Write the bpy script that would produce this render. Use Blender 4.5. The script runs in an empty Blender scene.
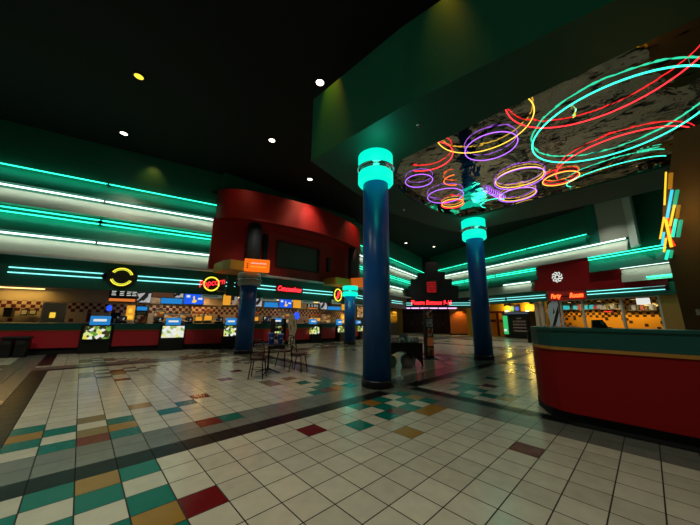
import bpy, math, random
from math import sin, cos, pi, radians, atan2, hypot, sqrt
from mathutils import Vector, Matrix
random.seed(7)
sc = bpy.context.scene
COL = sc.collection
T = 0.3048                      # floor tile
H = 1.4577                      # eye height

# ------------------------------------------------------------------ camera
cam_d = bpy.data.cameras.new('camera'); cam = bpy.data.objects.new('camera', cam_d); COL.objects.link(cam)
cam_d.sensor_fit = 'HORIZONTAL'; cam_d.sensor_width = 36.0; FPX = 277.47
cam_d.lens = 36.0 * FPX / 700.0; cam_d.clip_start = 0.05; cam_d.clip_end = 300
YAW, PITCH, ROLL = -0.7589, 0.2023, 0.0115
_f = Vector((-sin(YAW)*cos(PITCH), cos(YAW)*cos(PITCH), sin(PITCH)))
_r0 = Vector((cos(YAW), sin(YAW), 0)); _u0 = _r0.cross(_f)
_r = _r0*cos(ROLL) + _u0*sin(ROLL); _u = -_r0*sin(ROLL) + _u0*cos(ROLL)
cam.matrix_world = Matrix(((_r.x, _u.x, -_f.x, 0), (_r.y, _u.y, -_f.y, 0), (_r.z, _u.z, -_f.z, H), (0, 0, 0, 1)))
sc.camera = cam

# ------------------------------------------------------------------ world, exposure
w = bpy.data.worlds.new('world'); sc.world = w; w.use_nodes = True
w.node_tree.nodes['Background'].inputs[0].default_value = (0.35, 0.85, 0.68, 1)
w.node_tree.nodes['Background'].inputs[1].default_value = 0.016
sc.view_settings.view_transform = 'Standard'; sc.view_settings.look = 'None'
sc.view_settings.gamma = 1.0; sc.view_settings.use_curve_mapping = False
sc.view_settings.exposure = 0.0

def lamp(kind, name, loc, energy, color=(1, 1, 1), target=None, size=0.3, size_y=None, spot=None, blend=0.6, parent=None):
    d = bpy.data.lights.new(name, kind); o = bpy.data.objects.new(name, d); COL.objects.link(o)
    o.location = loc; d.energy = energy; d.color = color
    if kind == 'AREA':
        d.size = size
        if size_y: d.shape = 'RECTANGLE'; d.size_y = size_y
    else: d.shadow_soft_size = size
    if kind == 'SPOT': d.spot_size = radians(spot or 90); d.spot_blend = blend
    if target is not None:
        o.rotation_euler = (Vector(target) - Vector(loc)).to_track_quat('-Z', 'Y').to_euler()
    if parent is not None: o.parent = parent
    return o

# ------------------------------------------------------------------ pixel ray -> point on a real plane
def ray(x, y): return _r*((x-350)/FPX) - _u*((y-262.5)/FPX) + _f
def atz(x, y, z=0.0):
    d = ray(x, y); t = (z-H)/d.z; return Vector((d.x*t, d.y*t, z))

class Frame:                    # a vertical wall plane: u to the right, off towards the hall, local y into the wall
    def __init__(s, P, deg):
        s.P = Vector((P[0], P[1], 0)); s.a = radians(deg)
        s.d = Vector((cos(s.a), sin(s.a), 0)); s.n = Vector((sin(s.a), -cos(s.a), 0))
    def pt(s, u, off=0.0, z=0.0):
        v = s.P + s.d*u + s.n*off; return Vector((v.x, v.y, z))
    def uz(s, x, y, off=0.0):
        d = ray(x, y); Q = s.P + s.n*off
        t = Q.dot(s.n)/d.dot(s.n); p = d*t
        return (p-s.P).dot(s.d), p.z+H
    def u(s, x, off=0.0, y=320): return s.uz(x, y, off)[0]
    def z(s, x, y, off=0.0): return s.uz(x, y, off)[1]
    def rect(s, x0, y0, x1, y1, off=0.0):      # returns u0,u1,z0,z1 of a pixel box read on the plane
        xm = (x0+x1)/2; ym = (y0+y1)/2
        return s.u(x0, off, ym), s.u(x1, off, ym), s.z(xm, y1, off), s.z(xm, y0, off)
FA = Frame((2.08, 15.37), -13)      # left facade
FM = Frame((9.35, 14.5), 0)         # its flat middle
FB = Frame((16.6, 15.37), 13)       # its far wing
FR = Frame((23.9, 2.1), -112.8)     # right facade
FE = Frame((26.13, 14.85), -57)     # portal in the far corner

# ------------------------------------------------------------------ materials
MATS = {}
def mat(name, color, rough=0.6, metal=0.0, emit=0.0, ecol=None, noise=0.0, nscale=8.0, bump=0.0, spec=0.5):
    if name in MATS: return MATS[name]
    m = bpy.data.materials.new(name); m.use_nodes = True; nt = m.node_tree; b = nt.nodes['Principled BSDF']
    b.inputs['Base Color'].default_value = (*color, 1); b.inputs['Roughness'].default_value = rough
    b.inputs['Metallic'].default_value = metal; b.inputs['Specular IOR Level'].default_value = spec
    if emit:
        b.inputs['Emission Color'].default_value = (*(ecol or color), 1); b.inputs['Emission Strength'].default_value = emit
    if noise or bump:
        tc = nt.nodes.new('ShaderNodeTexCoord'); n = nt.nodes.new('ShaderNodeTexNoise'); n.inputs['Scale'].default_value = nscale
        n.inputs['Detail'].default_value = 4
        nt.links.new(tc.outputs['Object'], n.inputs['Vector'])
        if noise:
            mx = nt.nodes.new('ShaderNodeMix'); mx.data_type = 'RGBA'
            mx.inputs[6].default_value = (*[c*(1-noise) for c in color], 1); mx.inputs[7].default_value = (*[min(1, c*(1+noise)) for c in color], 1)
            nt.links.new(n.outputs[0], mx.inputs[0]); nt.links.new(mx.outputs[2], b.inputs['Base Color'])
        if bump:
            bp = nt.nodes.new('ShaderNodeBump'); bp.inputs['Strength'].default_value = bump; bp.inputs['Distance'].default_value = 0.02
            nt.links.new(n.outputs[0], bp.inputs['Height']); nt.links.new(bp.outputs[0], b.inputs['Normal'])
    MATS[name] = m; return m

def glow(name, color, s):       # something that gives off light
    return mat(name, (0.02, 0.02, 0.02), 0.5, emit=s, ecol=color)

TEAL = (0.03, 1.0, 0.56); WHITE = (0.80, 1.0, 0.90)
neon_teal = glow('neon_teal', TEAL, 2.6)
neon_white = glow('neon_white', WHITE, 2.6)
neon_aqua = glow('neon_aqua', (0.25, 0.95, 0.9), 1.6)
neon_ringteal = glow('neon_ring_teal', (0.04, 1.0, 0.62), 2.2)
neon_red = glow('neon_red', (1.0, 0.02, 0.03), 3.2)
neon_purple = glow('neon_purple', (0.42, 0.12, 1.0), 2.2)
neon_yellow = glow('neon_yellow', (1.0, 0.62, 0.06), 1.8)
neon_orange = glow('neon_orange', (1.0, 0.12, 0.02), 2.6)
neon_gold = glow('neon_gold', (1.0, 0.5, 0.02), 2.0)
neon_lime = glow('neon_lime', (0.75, 0.8, 0.05), 1.0)
collar_glow = glow('collar_glow', (0.0, 1.0, 0.68), 1.05)
lamp_glow = glow('lamp_glow', (1.0, 0.82, 0.6), 6.0)
lamp_amber = glow('lamp_amber', (1.0, 0.75, 0.05), 1.4)
green_dark = mat('green_paint', (0.018, 0.17, 0.115), 0.55, noise=0.15, nscale=2)
green_soffit = mat('green_soffit_shaded', (0.005, 0.065, 0.04), 0.6, noise=0.12, nscale=1.5)
green_panel = mat('green_panel', (0.010, 0.20, 0.145), 0.45)
beige_panel = mat('beige_panel', (0.40, 0.46, 0.39), 0.5)
black_ceiling = mat('black_ceiling', (0.0025, 0.0022, 0.002), 0.9, noise=0.3, nscale=3)
red_wall = mat('red_wall', (0.42, 0.014, 0.010), 0.55, noise=0.12, nscale=2)
red_panel = mat('red_laminate', (0.50, 0.022, 0.035), 0.38)
red_front_m = mat('dark_red_laminate', (0.26, 0.004, 0.005), 0.5, spec=.2)
green_lam = mat('green_laminate', (0.007, 0.085, 0.072), 0.32)
gold_trim = mat('gold_trim', (0.48, 0.22, 0.035), 0.4)
black_mat = mat('black_plastic', (0.008, 0.008, 0.009), 0.35)
black_matte = mat('black_matte', (0.006, 0.006, 0.006), 0.8)
black_metal = mat('black_metal', (0.012, 0.010, 0.010), 0.35, metal=0.6)
cloth_black = mat('black_stretch_cloth', (0.008, 0.008, 0.009), 0.75)
blue_col = mat('blue_column_vinyl', (0.012, 0.12, 0.46), 0.33, noise=0.12, nscale=3, bump=0.05)
grey_col = mat('grey_column', (0.035, 0.045, 0.06), 0.6)
chrome = mat('chrome', (0.7, 0.7, 0.7), 0.15, metal=1.0)
collar_dim = mat('collar_frosted', (0.33, 0.40, 0.38), 0.4)
yellow_block = mat('mustard_paint', (0.50, 0.27, 0.02), 0.55)
orange_sign = glow('orange_sign', (1.0, 0.16, 0.005), 1.0)
plum_wall = mat('dark_plum_wall', (0.014, 0.008, 0.014), 0.7, noise=0.2, nscale=2)
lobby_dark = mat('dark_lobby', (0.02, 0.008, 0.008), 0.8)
orange_wall = mat('orange_wall', (0.55, 0.17, 0.03), 0.6)
yellow_wall = mat('yellow_wall', (0.62, 0.36, 0.03), 0.6, noise=0.2, nscale=1.2)
beige_wall = mat('beige_wall', (0.42, 0.37, 0.30), 0.7)
brown_wall = mat('brown_wall', (0.15, 0.085, 0.03), 0.75, noise=0.25, nscale=1.5)
wood = mat('wood_trim', (0.42, 0.24, 0.10), 0.5, noise=0.2, nscale=6)
steel = mat('steel', (0.42, 0.42, 0.40), 0.35, metal=0.8)
paper = mat('white_paper', (0.75, 0.75, 0.72), 0.6)
cream = mat('cream_board', (0.62, 0.55, 0.38), 0.6)
grey_text = mat('faded_ink', (0.12, 0.14, 0.14), 0.6)
blue_cup = mat('blue_cup', (0.01, 0.06, 0.42), 0.35)
seat_brown = mat('brown_seat_pad', (0.06, 0.02, 0.014), 0.5)
glass_dark = mat('smoky_glass', (0.10, 0.12, 0.11), 0.12)
screen_blue = glow('screen_blue', (0.01, 0.12, 0.95), 0.9)
screen_cyan = glow('lit_cyan', (0.02, 0.28, 0.75), 0.75)
lit_white = glow('lit_white', (0.9, 0.92, 0.85), 0.85)
lit_yellow = glow('lit_yellow', (1.0, 0.62, 0.05), 1.0)
lit_amber = glow('lit_amber', (1.0, 0.42, 0.03), 0.8)
lit_orange = glow('lit_orange', (1.0, 0.25, 0.04), 0.7)
lit_green = glow('lit_green', (0.05, 0.75, 0.2), 0.7)
lit_red = glow('lit_red', (1.0, 0.03, 0.03), 1.4)
lit_lilac = glow('lit_lilac', (0.9, 0.5, 0.9), 1.6)

def patch_mat(name, cols, scale, emit=0.0, rough=0.4, stretch=(1, 1, 1)):   # printed picture: blocks of colour
    if name in MATS: return MATS[name]
    m = bpy.data.materials.new(name); m.use_nodes = True; nt = m.node_tree; b = nt.nodes['Principled BSDF']
    tc = nt.nodes.new('ShaderNodeTexCoord'); mp = nt.nodes.new('ShaderNodeMapping'); mp.inputs['Scale'].default_value = stretch
    v = nt.nodes.new('ShaderNodeTexVoronoi'); v.inputs['Scale'].default_value = scale
    r = nt.nodes.new('ShaderNodeValToRGB'); r.color_ramp.interpolation = 'CONSTANT'
    sp = nt.nodes.new('ShaderNodeSeparateColor')
    nt.links.new(tc.outputs['Object'], mp.inputs[0]); nt.links.new(mp.outputs[0], v.inputs['Vector'])
    nt.links.new(v.outputs['Color'], sp.inputs[0]); nt.links.new(sp.outputs[0], r.inputs[0])
    el = r.color_ramp.elements
    while len(el) < len(cols): el.new(0.5)
    for i, c in enumerate(cols): el[i].position = i/len(cols); el[i].color = (*c, 1)
    b.inputs['Roughness'].default_value = rough
    if emit:
        b.inputs['Base Color'].default_value = (0.02, 0.02, 0.02, 1)
        nt.links.new(r.outputs[0], b.inputs['Emission Color']); b.inputs['Emission Strength'].default_value = emit
    else: nt.links.new(r.outputs[0], b.inputs['Base Color'])
    MATS[name] = m; return m
combo_pic = patch_mat('combo_picture', [(.02, .05, .01), (.9, .75, .05), (.05, .03, .01), (.75, .85, .3), (.9, .9, .8), (.15, .35, .05)], 9, emit=0.9)
combo_pale = patch_mat('pale_combo_picture', [(.8, .85, .7), (.9, .85, .3), (.35, .5, .15), (.9, .95, .9), (.9, .9, .8)], 8, emit=0.9)
poster_mix = patch_mat('poster_print', [(.8, .22, .03), (.12, .03, .02), (.8, .6, .45), (.35, .08, .03), (.9, .32, .05)], 9)
bw_pic = patch_mat('black_and_white_picture', [(.85, .85, .85), (.02, .02, .02), (.7, .7, .7), (.02, .02, .02)], 4, emit=0.55)
candy = patch_mat('candy_boxes', [(.6, .05, .05), (.1, .2, .6), (.7, .6, .1), (.05, .02, .02), (.6, .6, .6), (.1, .4, .1)], 9)
glow_goods = patch_mat('lit_goods', [(.9, .5, .1), (.05, .02, .01), (.8, .35, .05), (.7, .6, .4), (.3, .08, .02)], 7, emit=0.55)
teal_goods = patch_mat('teal_shelf_goods', [(.05, .6, .55), (.05, .1, .1), (.2, .8, .75), (.5, .1, .08), (.4, .4, .35)], 5, emit=0.5)
menu_pic = patch_mat('menu_pictures', [(.02, .02, .02), (.5, .5, .5), (.02, .02, .02), (.7, .3, .1), (.03, .03, .03)], 6, emit=0.45)

def checker_mat(name, a, b_, cell, zmin=None, rough=0.4, lowcol=None, thin=0.45, top=None):   # scattered accent wall tiles on a light field
    m = bpy.data.materials.new(name); m.use_nodes = True; nt = m.node_tree; b = nt.nodes['Principled BSDF']
    tc = nt.nodes.new('ShaderNodeTexCoord'); sx = nt.nodes.new('ShaderNodeSeparateXYZ'); cb = nt.nodes.new('ShaderNodeCombineXYZ')
    nt.links.new(tc.outputs['Object'], sx.inputs[0]); nt.links.new(sx.outputs[0], cb.inputs[0]); nt.links.new(sx.outputs[2], cb.inputs[1])
    cb.inputs[2].default_value = 0.5*cell
    ck = nt.nodes.new('ShaderNodeTexChecker'); ck.inputs['Scale'].default_value = 1/cell
    nt.links.new(cb.outputs[0], ck.inputs[0])
    ck.inputs[1].default_value = (*a, 1); ck.inputs[2].default_value = (*b_, 1)
    outc = ck.outputs[0]
    if zmin is not None:
        mth = nt.nodes.new('ShaderNodeMath'); mth.operation = 'LESS_THAN'; mth.inputs[1].default_value = zmin
        nt.links.new(sx.outputs[2], mth.inputs[0])
        wn = nt.nodes.new('ShaderNodeTexWhiteNoise'); sn = nt.nodes.new('ShaderNodeVectorMath'); sn.operation = 'SNAP'
        sn.inputs[1].default_value = (cell, cell, cell); nt.links.new(cb.outputs[0], sn.inputs[0]); nt.links.new(sn.outputs[0], wn.inputs[0])
        gt = nt.nodes.new('ShaderNodeMath'); gt.operation = 'GREATER_THAN'; gt.inputs[1].default_value = 0.88; nt.links.new(wn.outputs[0], gt.inputs[0])
        mxa = nt.nodes.new('ShaderNodeMix'); mxa.data_type = 'RGBA'; nt.links.new(gt.outputs[0], mxa.inputs[0])
        mxa.inputs[6].default_value = (*(lowcol or a), 1); mxa.inputs[7].default_value = (*b_, 1)
        mxb = nt.nodes.new('ShaderNodeMix'); mxb.data_type = 'RGBA'; nt.links.new(mth.outputs[0], mxb.inputs[0])
        nt.links.new(outc, mxb.inputs[6]); nt.links.new(mxa.outputs[2], mxb.inputs[7]); outc = mxb.outputs[2]
    if top is not None:
        mt = nt.nodes.new('ShaderNodeMath'); mt.operation = 'GREATER_THAN'; mt.inputs[1].default_value = top
        nt.links.new(sx.outputs[2], mt.inputs[0])
        mxc = nt.nodes.new('ShaderNodeMix'); mxc.data_type = 'RGBA'; nt.links.new(mt.outputs[0], mxc.inputs[0])
        nt.links.new(outc, mxc.inputs[6]); mxc.inputs[7].default_value = (.42, .36, .28, 1); outc = mxc.outputs[2]
    nt.links.new(outc, b.inputs['Base Color']); b.inputs['Roughness'].default_value = rough
    return m
check_red = checker_mat('red_and_cream_wall_tile', (.50, .44, .36), (.09, .010, .014), 0.15, zmin=1.66, top=2.12)
check_party = checker_mat('party_room_wall_tile', (.85, .42, .04), (.05, .02, .01), 0.2, zmin=1.85)

# ------------------------------------------------------------------ mesh building
class MB:
    def __init__(s): s.v = []; s.f = []; s.sm = []; s.mi = []
    def face(s, idx, smooth=False, mi=0): s.f.append(idx); s.sm.append(smooth); s.mi.append(mi)
    def box(s, x0, x1, y0, y1, z0, z1, mi=0):
        b = len(s.v); s.v += [(x, y, z) for z in (z0, z1) for y in (y0, y1) for x in (x0, x1)]
        for q in ((0, 2, 3, 1), (4, 5, 7, 6), (0, 1, 5, 4), (2, 6, 7, 3), (0, 4, 6, 2), (1, 3, 7, 5)): s.face([b+i for i in q], mi=mi)
        return s
    def bbox(s, x0, x1, y0, y1, z0, z1, r=0.01, mi=0):     # chamfered box (vertical edges and rims)
        r = min(r, abs(x1-x0)/3, abs(y1-y0)/3, abs(z1-z0)/3)
        def ring(a, z): return [(x0+a+r, y0+a, z), (x1-a-r, y0+a, z), (x1-a, y0+a+r, z), (x1-a, y1-a-r, z), (x1-a-r, y1-a, z), (x0+a+r, y1-a, z), (x0+a, y1-a-r, z), (x0+a, y0+a+r, z)]
        s.loft([ring(r, z0), ring(0, z0+r), ring(0, z1-r), ring(r, z1)], mi=mi); return s
    def loft(s, rings, closed=True, caps=True, smooth=False, mi=0):
        b = len(s.v); n = len(rings[0])
        for r in rings: s.v += [tuple(p) for p in r]
        for i in range(len(rings)-1):
            for j in range(n if closed else n-1):
                k = (j+1) % n
                s.face([b+i*n+j, b+i*n+k, b+(i+1)*n+k, b+(i+1)*n+j], smooth, mi)
        if caps:
            s.face([b+j for j in range(n)][::-1], mi=mi); s.face([b+(len(rings)-1)*n+j for j in range(n)], mi=mi)
        return s
    def prism(s, pts, z0, z1, mi=0):
        return s.loft([[(x, y, z0) for x, y in pts], [(x, y, z1) for x, y in pts]], mi=mi)
    def slab(s, pts, y0, y1, mi=0):        # polygon in x,z, thickness in y
        return s.loft([[(x, y0, z) for x, z in pts], [(x, y1, z) for x, z in pts]], mi=mi)
    def cyl(s, x, y, z0, z1, r0, r1=None, n=24, smooth=True):
        return s.lathe([(r0, z0), (r0 if r1 is None else r1, z1)], x, y, n, smooth)
    def lathe(s, prof, x=0, y=0, n=24, smooth=True, caps=True):
        return s.loft([[(x+r*cos(2*pi*k/n), y+r*sin(2*pi*k/n), z) for k in range(n)] for r, z in prof], smooth=smooth, caps=caps)
    def tube(s, path, r, n=8, closed=False):
        path = [Vector(p) for p in path]; N = len(path); rings = []
        for i, p in enumerate(path):
            a = path[(i-1) % N] if (closed or i) else p; b = path[(i+1) % N] if (closed or i < N-1) else p
            t = (b-a).normalized(); ref = Vector((0, 0, 1)) if abs(t.z) < 0.9 else Vector((1, 0, 0))
            e = t.cross(ref).normalized(); g = t.cross(e)
            rings.append([p + e*(r*cos(2*pi*k/n)) + g*(r*sin(2*pi*k/n)) for k in range(n)])
        if closed: rings.append(rings[0])
        return s.loft(rings, caps=not closed, smooth=True)
    def sphere(s, c, r, n=12, sx=1, sy=1, sz=1):
        return s.loft([[(c[0]+sx*r*sin(a)*cos(2*pi*k/n), c[1]+sy*r*sin(a)*sin(2*pi*k/n), c[2]-sz*r*cos(a)) for k in range(n)]
                       for a in [0.15+(pi-0.3)*i/7 for i in range(8)]], smooth=True)
    def build(s, name, mats, parent=None, loc=None, rot=0.0):
        me = bpy.data.meshes.new(name); me.from_pydata([tuple(v) for v in s.v], [], s.f); me.update()
        me.polygons.foreach_set('use_smooth', s.sm)
        if not isinstance(mats, (list, tuple)): mats = [mats]
        for m in mats: me.materials.append(m)
        me.polygons.foreach_set('material_index', s.mi)
        o = bpy.data.objects.new(name, me); COL.objects.link(o)
        if parent is not None: o.parent = parent
        if loc is not None: o.location = loc
        o.rotation_euler = (0, 0, rot)
        return o

def thing(name, label, cat, loc=(0, 0, 0), rot=0.0, group=None):
    o = bpy.data.objects.new(name, None); COL.objects.link(o); o.location = loc; o.rotation_euler = (0, 0, rot); o.empty_display_size = 0.1
    return tag(o, label, cat, group)
def tag(o, label, cat, group=None):
    o['label'] = label; o['category'] = cat
    if group: o['group'] = group
    return o
def struct(o): o['kind'] = 'structure'; return o
def children(o): return [c for c in bpy.data.objects if c.parent == o]
def dup(o, label=None, loc=None, rot=None, parent=None):
    c = o.copy(); COL.objects.link(c)
    if parent is not None: c.parent = parent
    if label: c['label'] = label
    if loc is not None: c.location = loc
    if rot is not None: c.rotation_euler = (0, 0, rot)
    for ch in children(o): dup(ch, parent=c)
    return c
def text(name, body, size, m, parent, x=0, y=0, z=0, shear=0.0, extrude=0.01, off=0.0, width=None, height=None, tilt=0.0, loc=None):
    cu = bpy.data.curves.new(name, 'FONT'); cu.body = body; cu.size = size; cu.align_x = 'CENTER'; cu.align_y = 'CENTER'
    cu.shear = shear; cu.extrude = extrude; cu.offset = off; cu.resolution_u = 3
    t = bpy.data.objects.new(name, cu); COL.objects.link(t)
    bpy.context.view_layer.update()
    me = bpy.data.meshes.new_from_object(t.evaluated_get(bpy.context.evaluated_depsgraph_get()))
    bpy.data.objects.remove(t); me.name = name
    xs = [v.co.x for v in me.vertices]; ys = [v.co.y for v in me.vertices]
    sx = width/(max(xs)-min(xs)) if width else 1; sy = height/(max(ys)-min(ys)) if height else sx if width else 1
    cx = (max(xs)+min(xs))/2; cy = (max(ys)+min(ys))/2
    for v in me.vertices:
        a, b_, c = (v.co.x-cx)*sx, (v.co.y-cy)*sy, v.co.z
        v.co = (x + a*cos(tilt) - b_*sin(tilt), y - c, z + a*sin(tilt) + b_*cos(tilt))
    me.materials.clear(); me.materials.append(m)
    for p in me.polygons: p.material_index = 0
    o = bpy.data.objects.new(name, me); COL.objects.link(o)
    if parent is not None: o.parent = parent
    return o

def scribble(name, m, parent, x, y, z, width, height, r=.012, n=None):     # a line of lettering too small to read: one running stroke
    n = n or max(6, int(width/height*2.2)); rr = random.Random(int(width*1e4)+n)
    pts = [(x-width/2+width*i/n, y, z + height*(.5 if i % 2 else -.5)*rr.uniform(.6, 1)) for i in range(n+1)]
    return MB().tube(pts, r, 5).build(name, m, parent)
# ================================================================== SETTING
# ---- floor: one mesh of tiles, colour of each tile by material slot, grout by its own grid
IX, IY = -1.7025, -1.9375       # camera in tile grid metres -> world = tile*T - that
def tile_mat(name, color, rough=0.22, spec=0.28):
    m = bpy.data.materials.new(name); m.use_nodes = True; nt = m.node_tree; b = nt.nodes['Principled BSDF']; L = nt.links.new
    b.inputs['Specular IOR Level'].default_value = spec
    tc = nt.nodes.new('ShaderNodeTexCoord'); mp = nt.nodes.new('ShaderNodeMapping')
    mp.inputs['Scale'].default_value = (1/T, 1/T, 1); L(tc.outputs['Object'], mp.inputs[0])
    sx = nt.nodes.new('ShaderNodeSeparateXYZ'); L(mp.outputs[0], sx.inputs[0])
    ds = []
    for i in (0, 1):
        fr = nt.nodes.new('ShaderNodeMath'); fr.operation = 'PINGPONG'; fr.inputs[1].default_value = 0.5; L(sx.outputs[i], fr.inputs[0])
        ds.append(fr.outputs[0])
    mn = nt.nodes.new('ShaderNodeMath'); mn.operation = 'MINIMUM'; L(ds[0], mn.inputs[0]); L(ds[1], mn.inputs[1])
    g = nt.nodes.new('ShaderNodeMath'); g.operation = 'LESS_THAN'; g.inputs[1].default_value = 0.017; L(mn.outputs[0], g.inputs[0])
    n1 = nt.nodes.new('ShaderNodeTexNoise'); n1.inputs['Scale'].default_value = 7; n1.inputs['Detail'].default_value = 5; L(tc.outputs['Object'], n1.inputs[0])
    fl = nt.nodes.new('ShaderNodeVectorMath'); fl.operation = 'FLOOR'; L(mp.outputs[0], fl.inputs[0])
    wn = nt.nodes.new('ShaderNodeTexWhiteNoise'); L(fl.outputs[0], wn.inputs[0])
    ad = nt.nodes.new('ShaderNodeMath'); ad.operation = 'MULTIPLY_ADD'; L(wn.outputs[0], ad.inputs[0]); ad.inputs[1].default_value = 0.35
    mu = nt.nodes.new('ShaderNodeMath'); mu.operation = 'MULTIPLY'; mu.inputs[1].default_value = 0.65; L(n1.outputs[0], mu.inputs[0]); L(mu.outputs[0], ad.inputs[2])
    mx = nt.nodes.new('ShaderNodeMix'); mx.data_type = 'RGBA'; L(ad.outputs[0], mx.inputs[0])
    mx.inputs[6].default_value = (*[c*0.72 for c in color], 1); mx.inputs[7].default_value = (*[min(1, c*1.2) for c in color], 1)
    mg = nt.nodes.new('ShaderNodeMix'); mg.data_type = 'RGBA'; L(g.outputs[0], mg.inputs[0]); L(mx.outputs[2], mg.inputs[6]); mg.inputs[7].default_value = (.012, .010, .008, 1)
    L(mg.outputs[2], b.inputs['Base Color'])
    rg = nt.nodes.new('ShaderNodeMath'); rg.operation = 'MULTIPLY_ADD'; L(n1.outputs[0], rg.inputs[0]); rg.inputs[1].default_value = 0.14; rg.inputs[2].default_value = rough-0.07
    rm = nt.nodes.new('ShaderNodeMath'); rm.operation = 'MAXIMUM'; L(rg.outputs[0], rm.inputs[0])
    gs = nt.nodes.new('ShaderNodeMath'); gs.operation = 'MULTIPLY'; gs.inputs[1].default_value = 0.8; L(g.outputs[0], gs.inputs[0]); L(gs.outputs[0], rm.inputs[1])
    L(rm.outputs[0], b.inputs['Roughness'])
    n2 = nt.nodes.new('ShaderNodeTexNoise'); n2.inputs['Scale'].default_value = 2.2; n2.inputs['Detail'].default_value = 2; L(tc.outputs['Object'], n2.inputs[0])
    bp = nt.nodes.new('ShaderNodeBump'); bp.inputs['Strength'].default_value = 0.25; bp.inputs['Distance'].default_value = 0.01
    L(n2.outputs[0], bp.inputs['Height']); L(bp.outputs[0], b.inputs['Normal'])
    return m
TM = [tile_mat('tile_beige', (.43, .40, .30)), tile_mat('tile_black', (.006, .006, .006), .30, .12), tile_mat('tile_teal', (.003, .11, .078), .22, .2),
      tile_mat('tile_red', (.11, .004, .006)), tile_mat('tile_mustard', (.24, .12, .014)), tile_mat('tile_grey', (.13, .13, .105)), tile_mat('tile_brown', (.17, .12, .05))]
W_, K_, G_, R_, Y_, S_, B_ = range(7)
LOOK = {}
def setc(s, code):
    for i, j in s: LOOK[(i, j)] = code
def cluster(cx, cy, sx, sy):      # accent tiles gathered in the corner of a bay; sx, sy point into the bay
    pat = {(0, 0): W_, (1, 0): G_, (2, 0): W_, (3, 0): G_, (0, 1): G_, (1, 1): W_, (2, 1): G_, (3, 1): W_, (4, 1): G_, (0, 2): Y_, (1, 2): G_, (2, 2): R_, (3, 2): G_,
           (0, 3): G_, (1, 3): W_, (2, 3): Y_, (1, 4): G_, (3, 3): W_, (0, 5): W_, (2, 5): W_, (5, 0): Y_, (6, 2): W_}
    for (a, b), c in pat.items(): LOOK[(cx+a*sx, cy+b*sy)] = {G_: S_, Y_: B_, R_: B_}.get(c, c)
for (ci, cj) in ((-8, 6), (12, 6), (-8, 31), (12, 31), (32, 6), (32, 31), (52, 6), (52, 31), (-28, 31), (12, 56), (32, 56), (52, 56), (72, 31)):
    for sx in (-1, 1):
        for sy in (-1, 1):
            if (ci, cj) == (12, 6) or (ci, cj) == (-8, 6) and sx > 0: continue
            cluster(ci + (3 if sx > 0 else -3), cj + (3 if sy > 0 else -3), sx, sy)
# the corners one can read in the photograph, tile by tile
setc([(-7, 12), (-7, 10), (-6, 11), (-6, 9), (-4, 11), (-4, 9), (-6, 5), (-5, 4), (-4, 5), (-7, 4), (-6, 3), (-4, 3), (-5, 2), (-7, 2), (-6, 1), (-2, 11), (-5, 0), (-7, 0), (-4, 1)], G_)
setc([(-7, 11), (-4, 10), (-5, 5), (-4, 2), (-3, 13), (-6, 2)], Y_); setc([(-5, 12), (-5, 10)], B_)
setc([(-5, 9), (-3, 27), (-3, 22), (0, 13), (5, 20), (-1, 8), (-3, 2), (7, 9), (9, 13), (2, 4), (8, 4), (17, 2), (7, -3), (3, 17)], R_)
setc([(0, 8), (-1, 12), (4, 3), (6, 5), (7, 4), (9, 4), (8, 3), (6, 3), (8, 5), (10, 3), (10, 5), (7, 12), (9, 12), (7, 10), (6, 9), (8, 11), (9, 9), (9, 11), (8, 10),
      (16, 3), (14, 3), (13, 2), (15, 3), (15, 2), (14, 1), (16, 4), (22, 1), (20, 3)], G_)
setc([(7, 5), (8, 2), (5, 1), (5, 13), (14, 0), (9, 2), (8, 9), (10, 4)], Y_)
setc([(7, 3)], R_); setc([(7, 14), (5, 14), (18, 5), (15, 0)], B_)
LOOK[(8, 4)] = W_; LOOK[(7, 4)] = G_; LOOK[(9, 13)] = B_; LOOK[(4, 3)] = G_
mb = MB(); vi = {}
def V(i, j):
    if (i, j) not in vi: vi[(i, j)] = len(mb.v); mb.v.append((i*T, j*T, 0))
    return vi[(i, j)]
I0, I1, J0, J1 = -34, 112, -26, 84
for i in range(I0, I1):
    for j in range(J0, J1):
        c = LOOK.get((i, j), W_)
        bi = (i-12) % 20; bj = (j-6) % 25 if j > 6 else (j-6) % 25
        if bj in (1, 2) or (bi in (18, 19)): c = S_ if (i, j) not in LOOK or bi in (18, 19) and LOOK[(i, j)] == W_ else c
        hole = bi in (18, 19) or bj in (1, 2, 3) and bi == 0
        if bj == 0 and not hole: c = K_
        if bi == 0 and not (bj in (1, 2, 3, 0)): c = K_
        if bi == 0 and bj == 0: c = K_ if i > 12 or i < 0 else S_
        if bi == 0 and bj == 24 and j > 6: c = K_
        mb.face([V(i, j), V(i+1, j), V(i+1, j+1), V(i, j+1)], mi=c)
floor = mb.build('floor', TM, loc=(-IX*0 + 5.5858*T, 6.3566*T, 0)); struct(floor)

# ---- ceiling and walls
ZC = 9.1
struct(MB().box(-11, 36, -9, 22, ZC, ZC+0.2).build('ceiling', black_ceiling))
def wall(name, F, u0, u1, z0, z1, m, off=0.0, th=0.25):
    return struct(MB().box(u0, u1, 0, th, z0, z1).build(name, m, loc=F.pt(0, off, 0), rot=F.a))
wall('wall_left', FA, -13.0, 2.5, 3.75, ZC, green_dark)
wall('wall_middle', FM, -4.9, 4.9, 3.75, ZC, green_dark, off=-0.02)
wall('wall_far_left', FB, -2.5, 14.3, 3.75, ZC, green_dark)
wall('wall_right', FR, -18.5, 6.5, 3.6, ZC, green_dark)
wall('wall_corner', FE, -5.5, 5.5, 5.0, ZC, plum_wall, off=-5.2)

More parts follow.
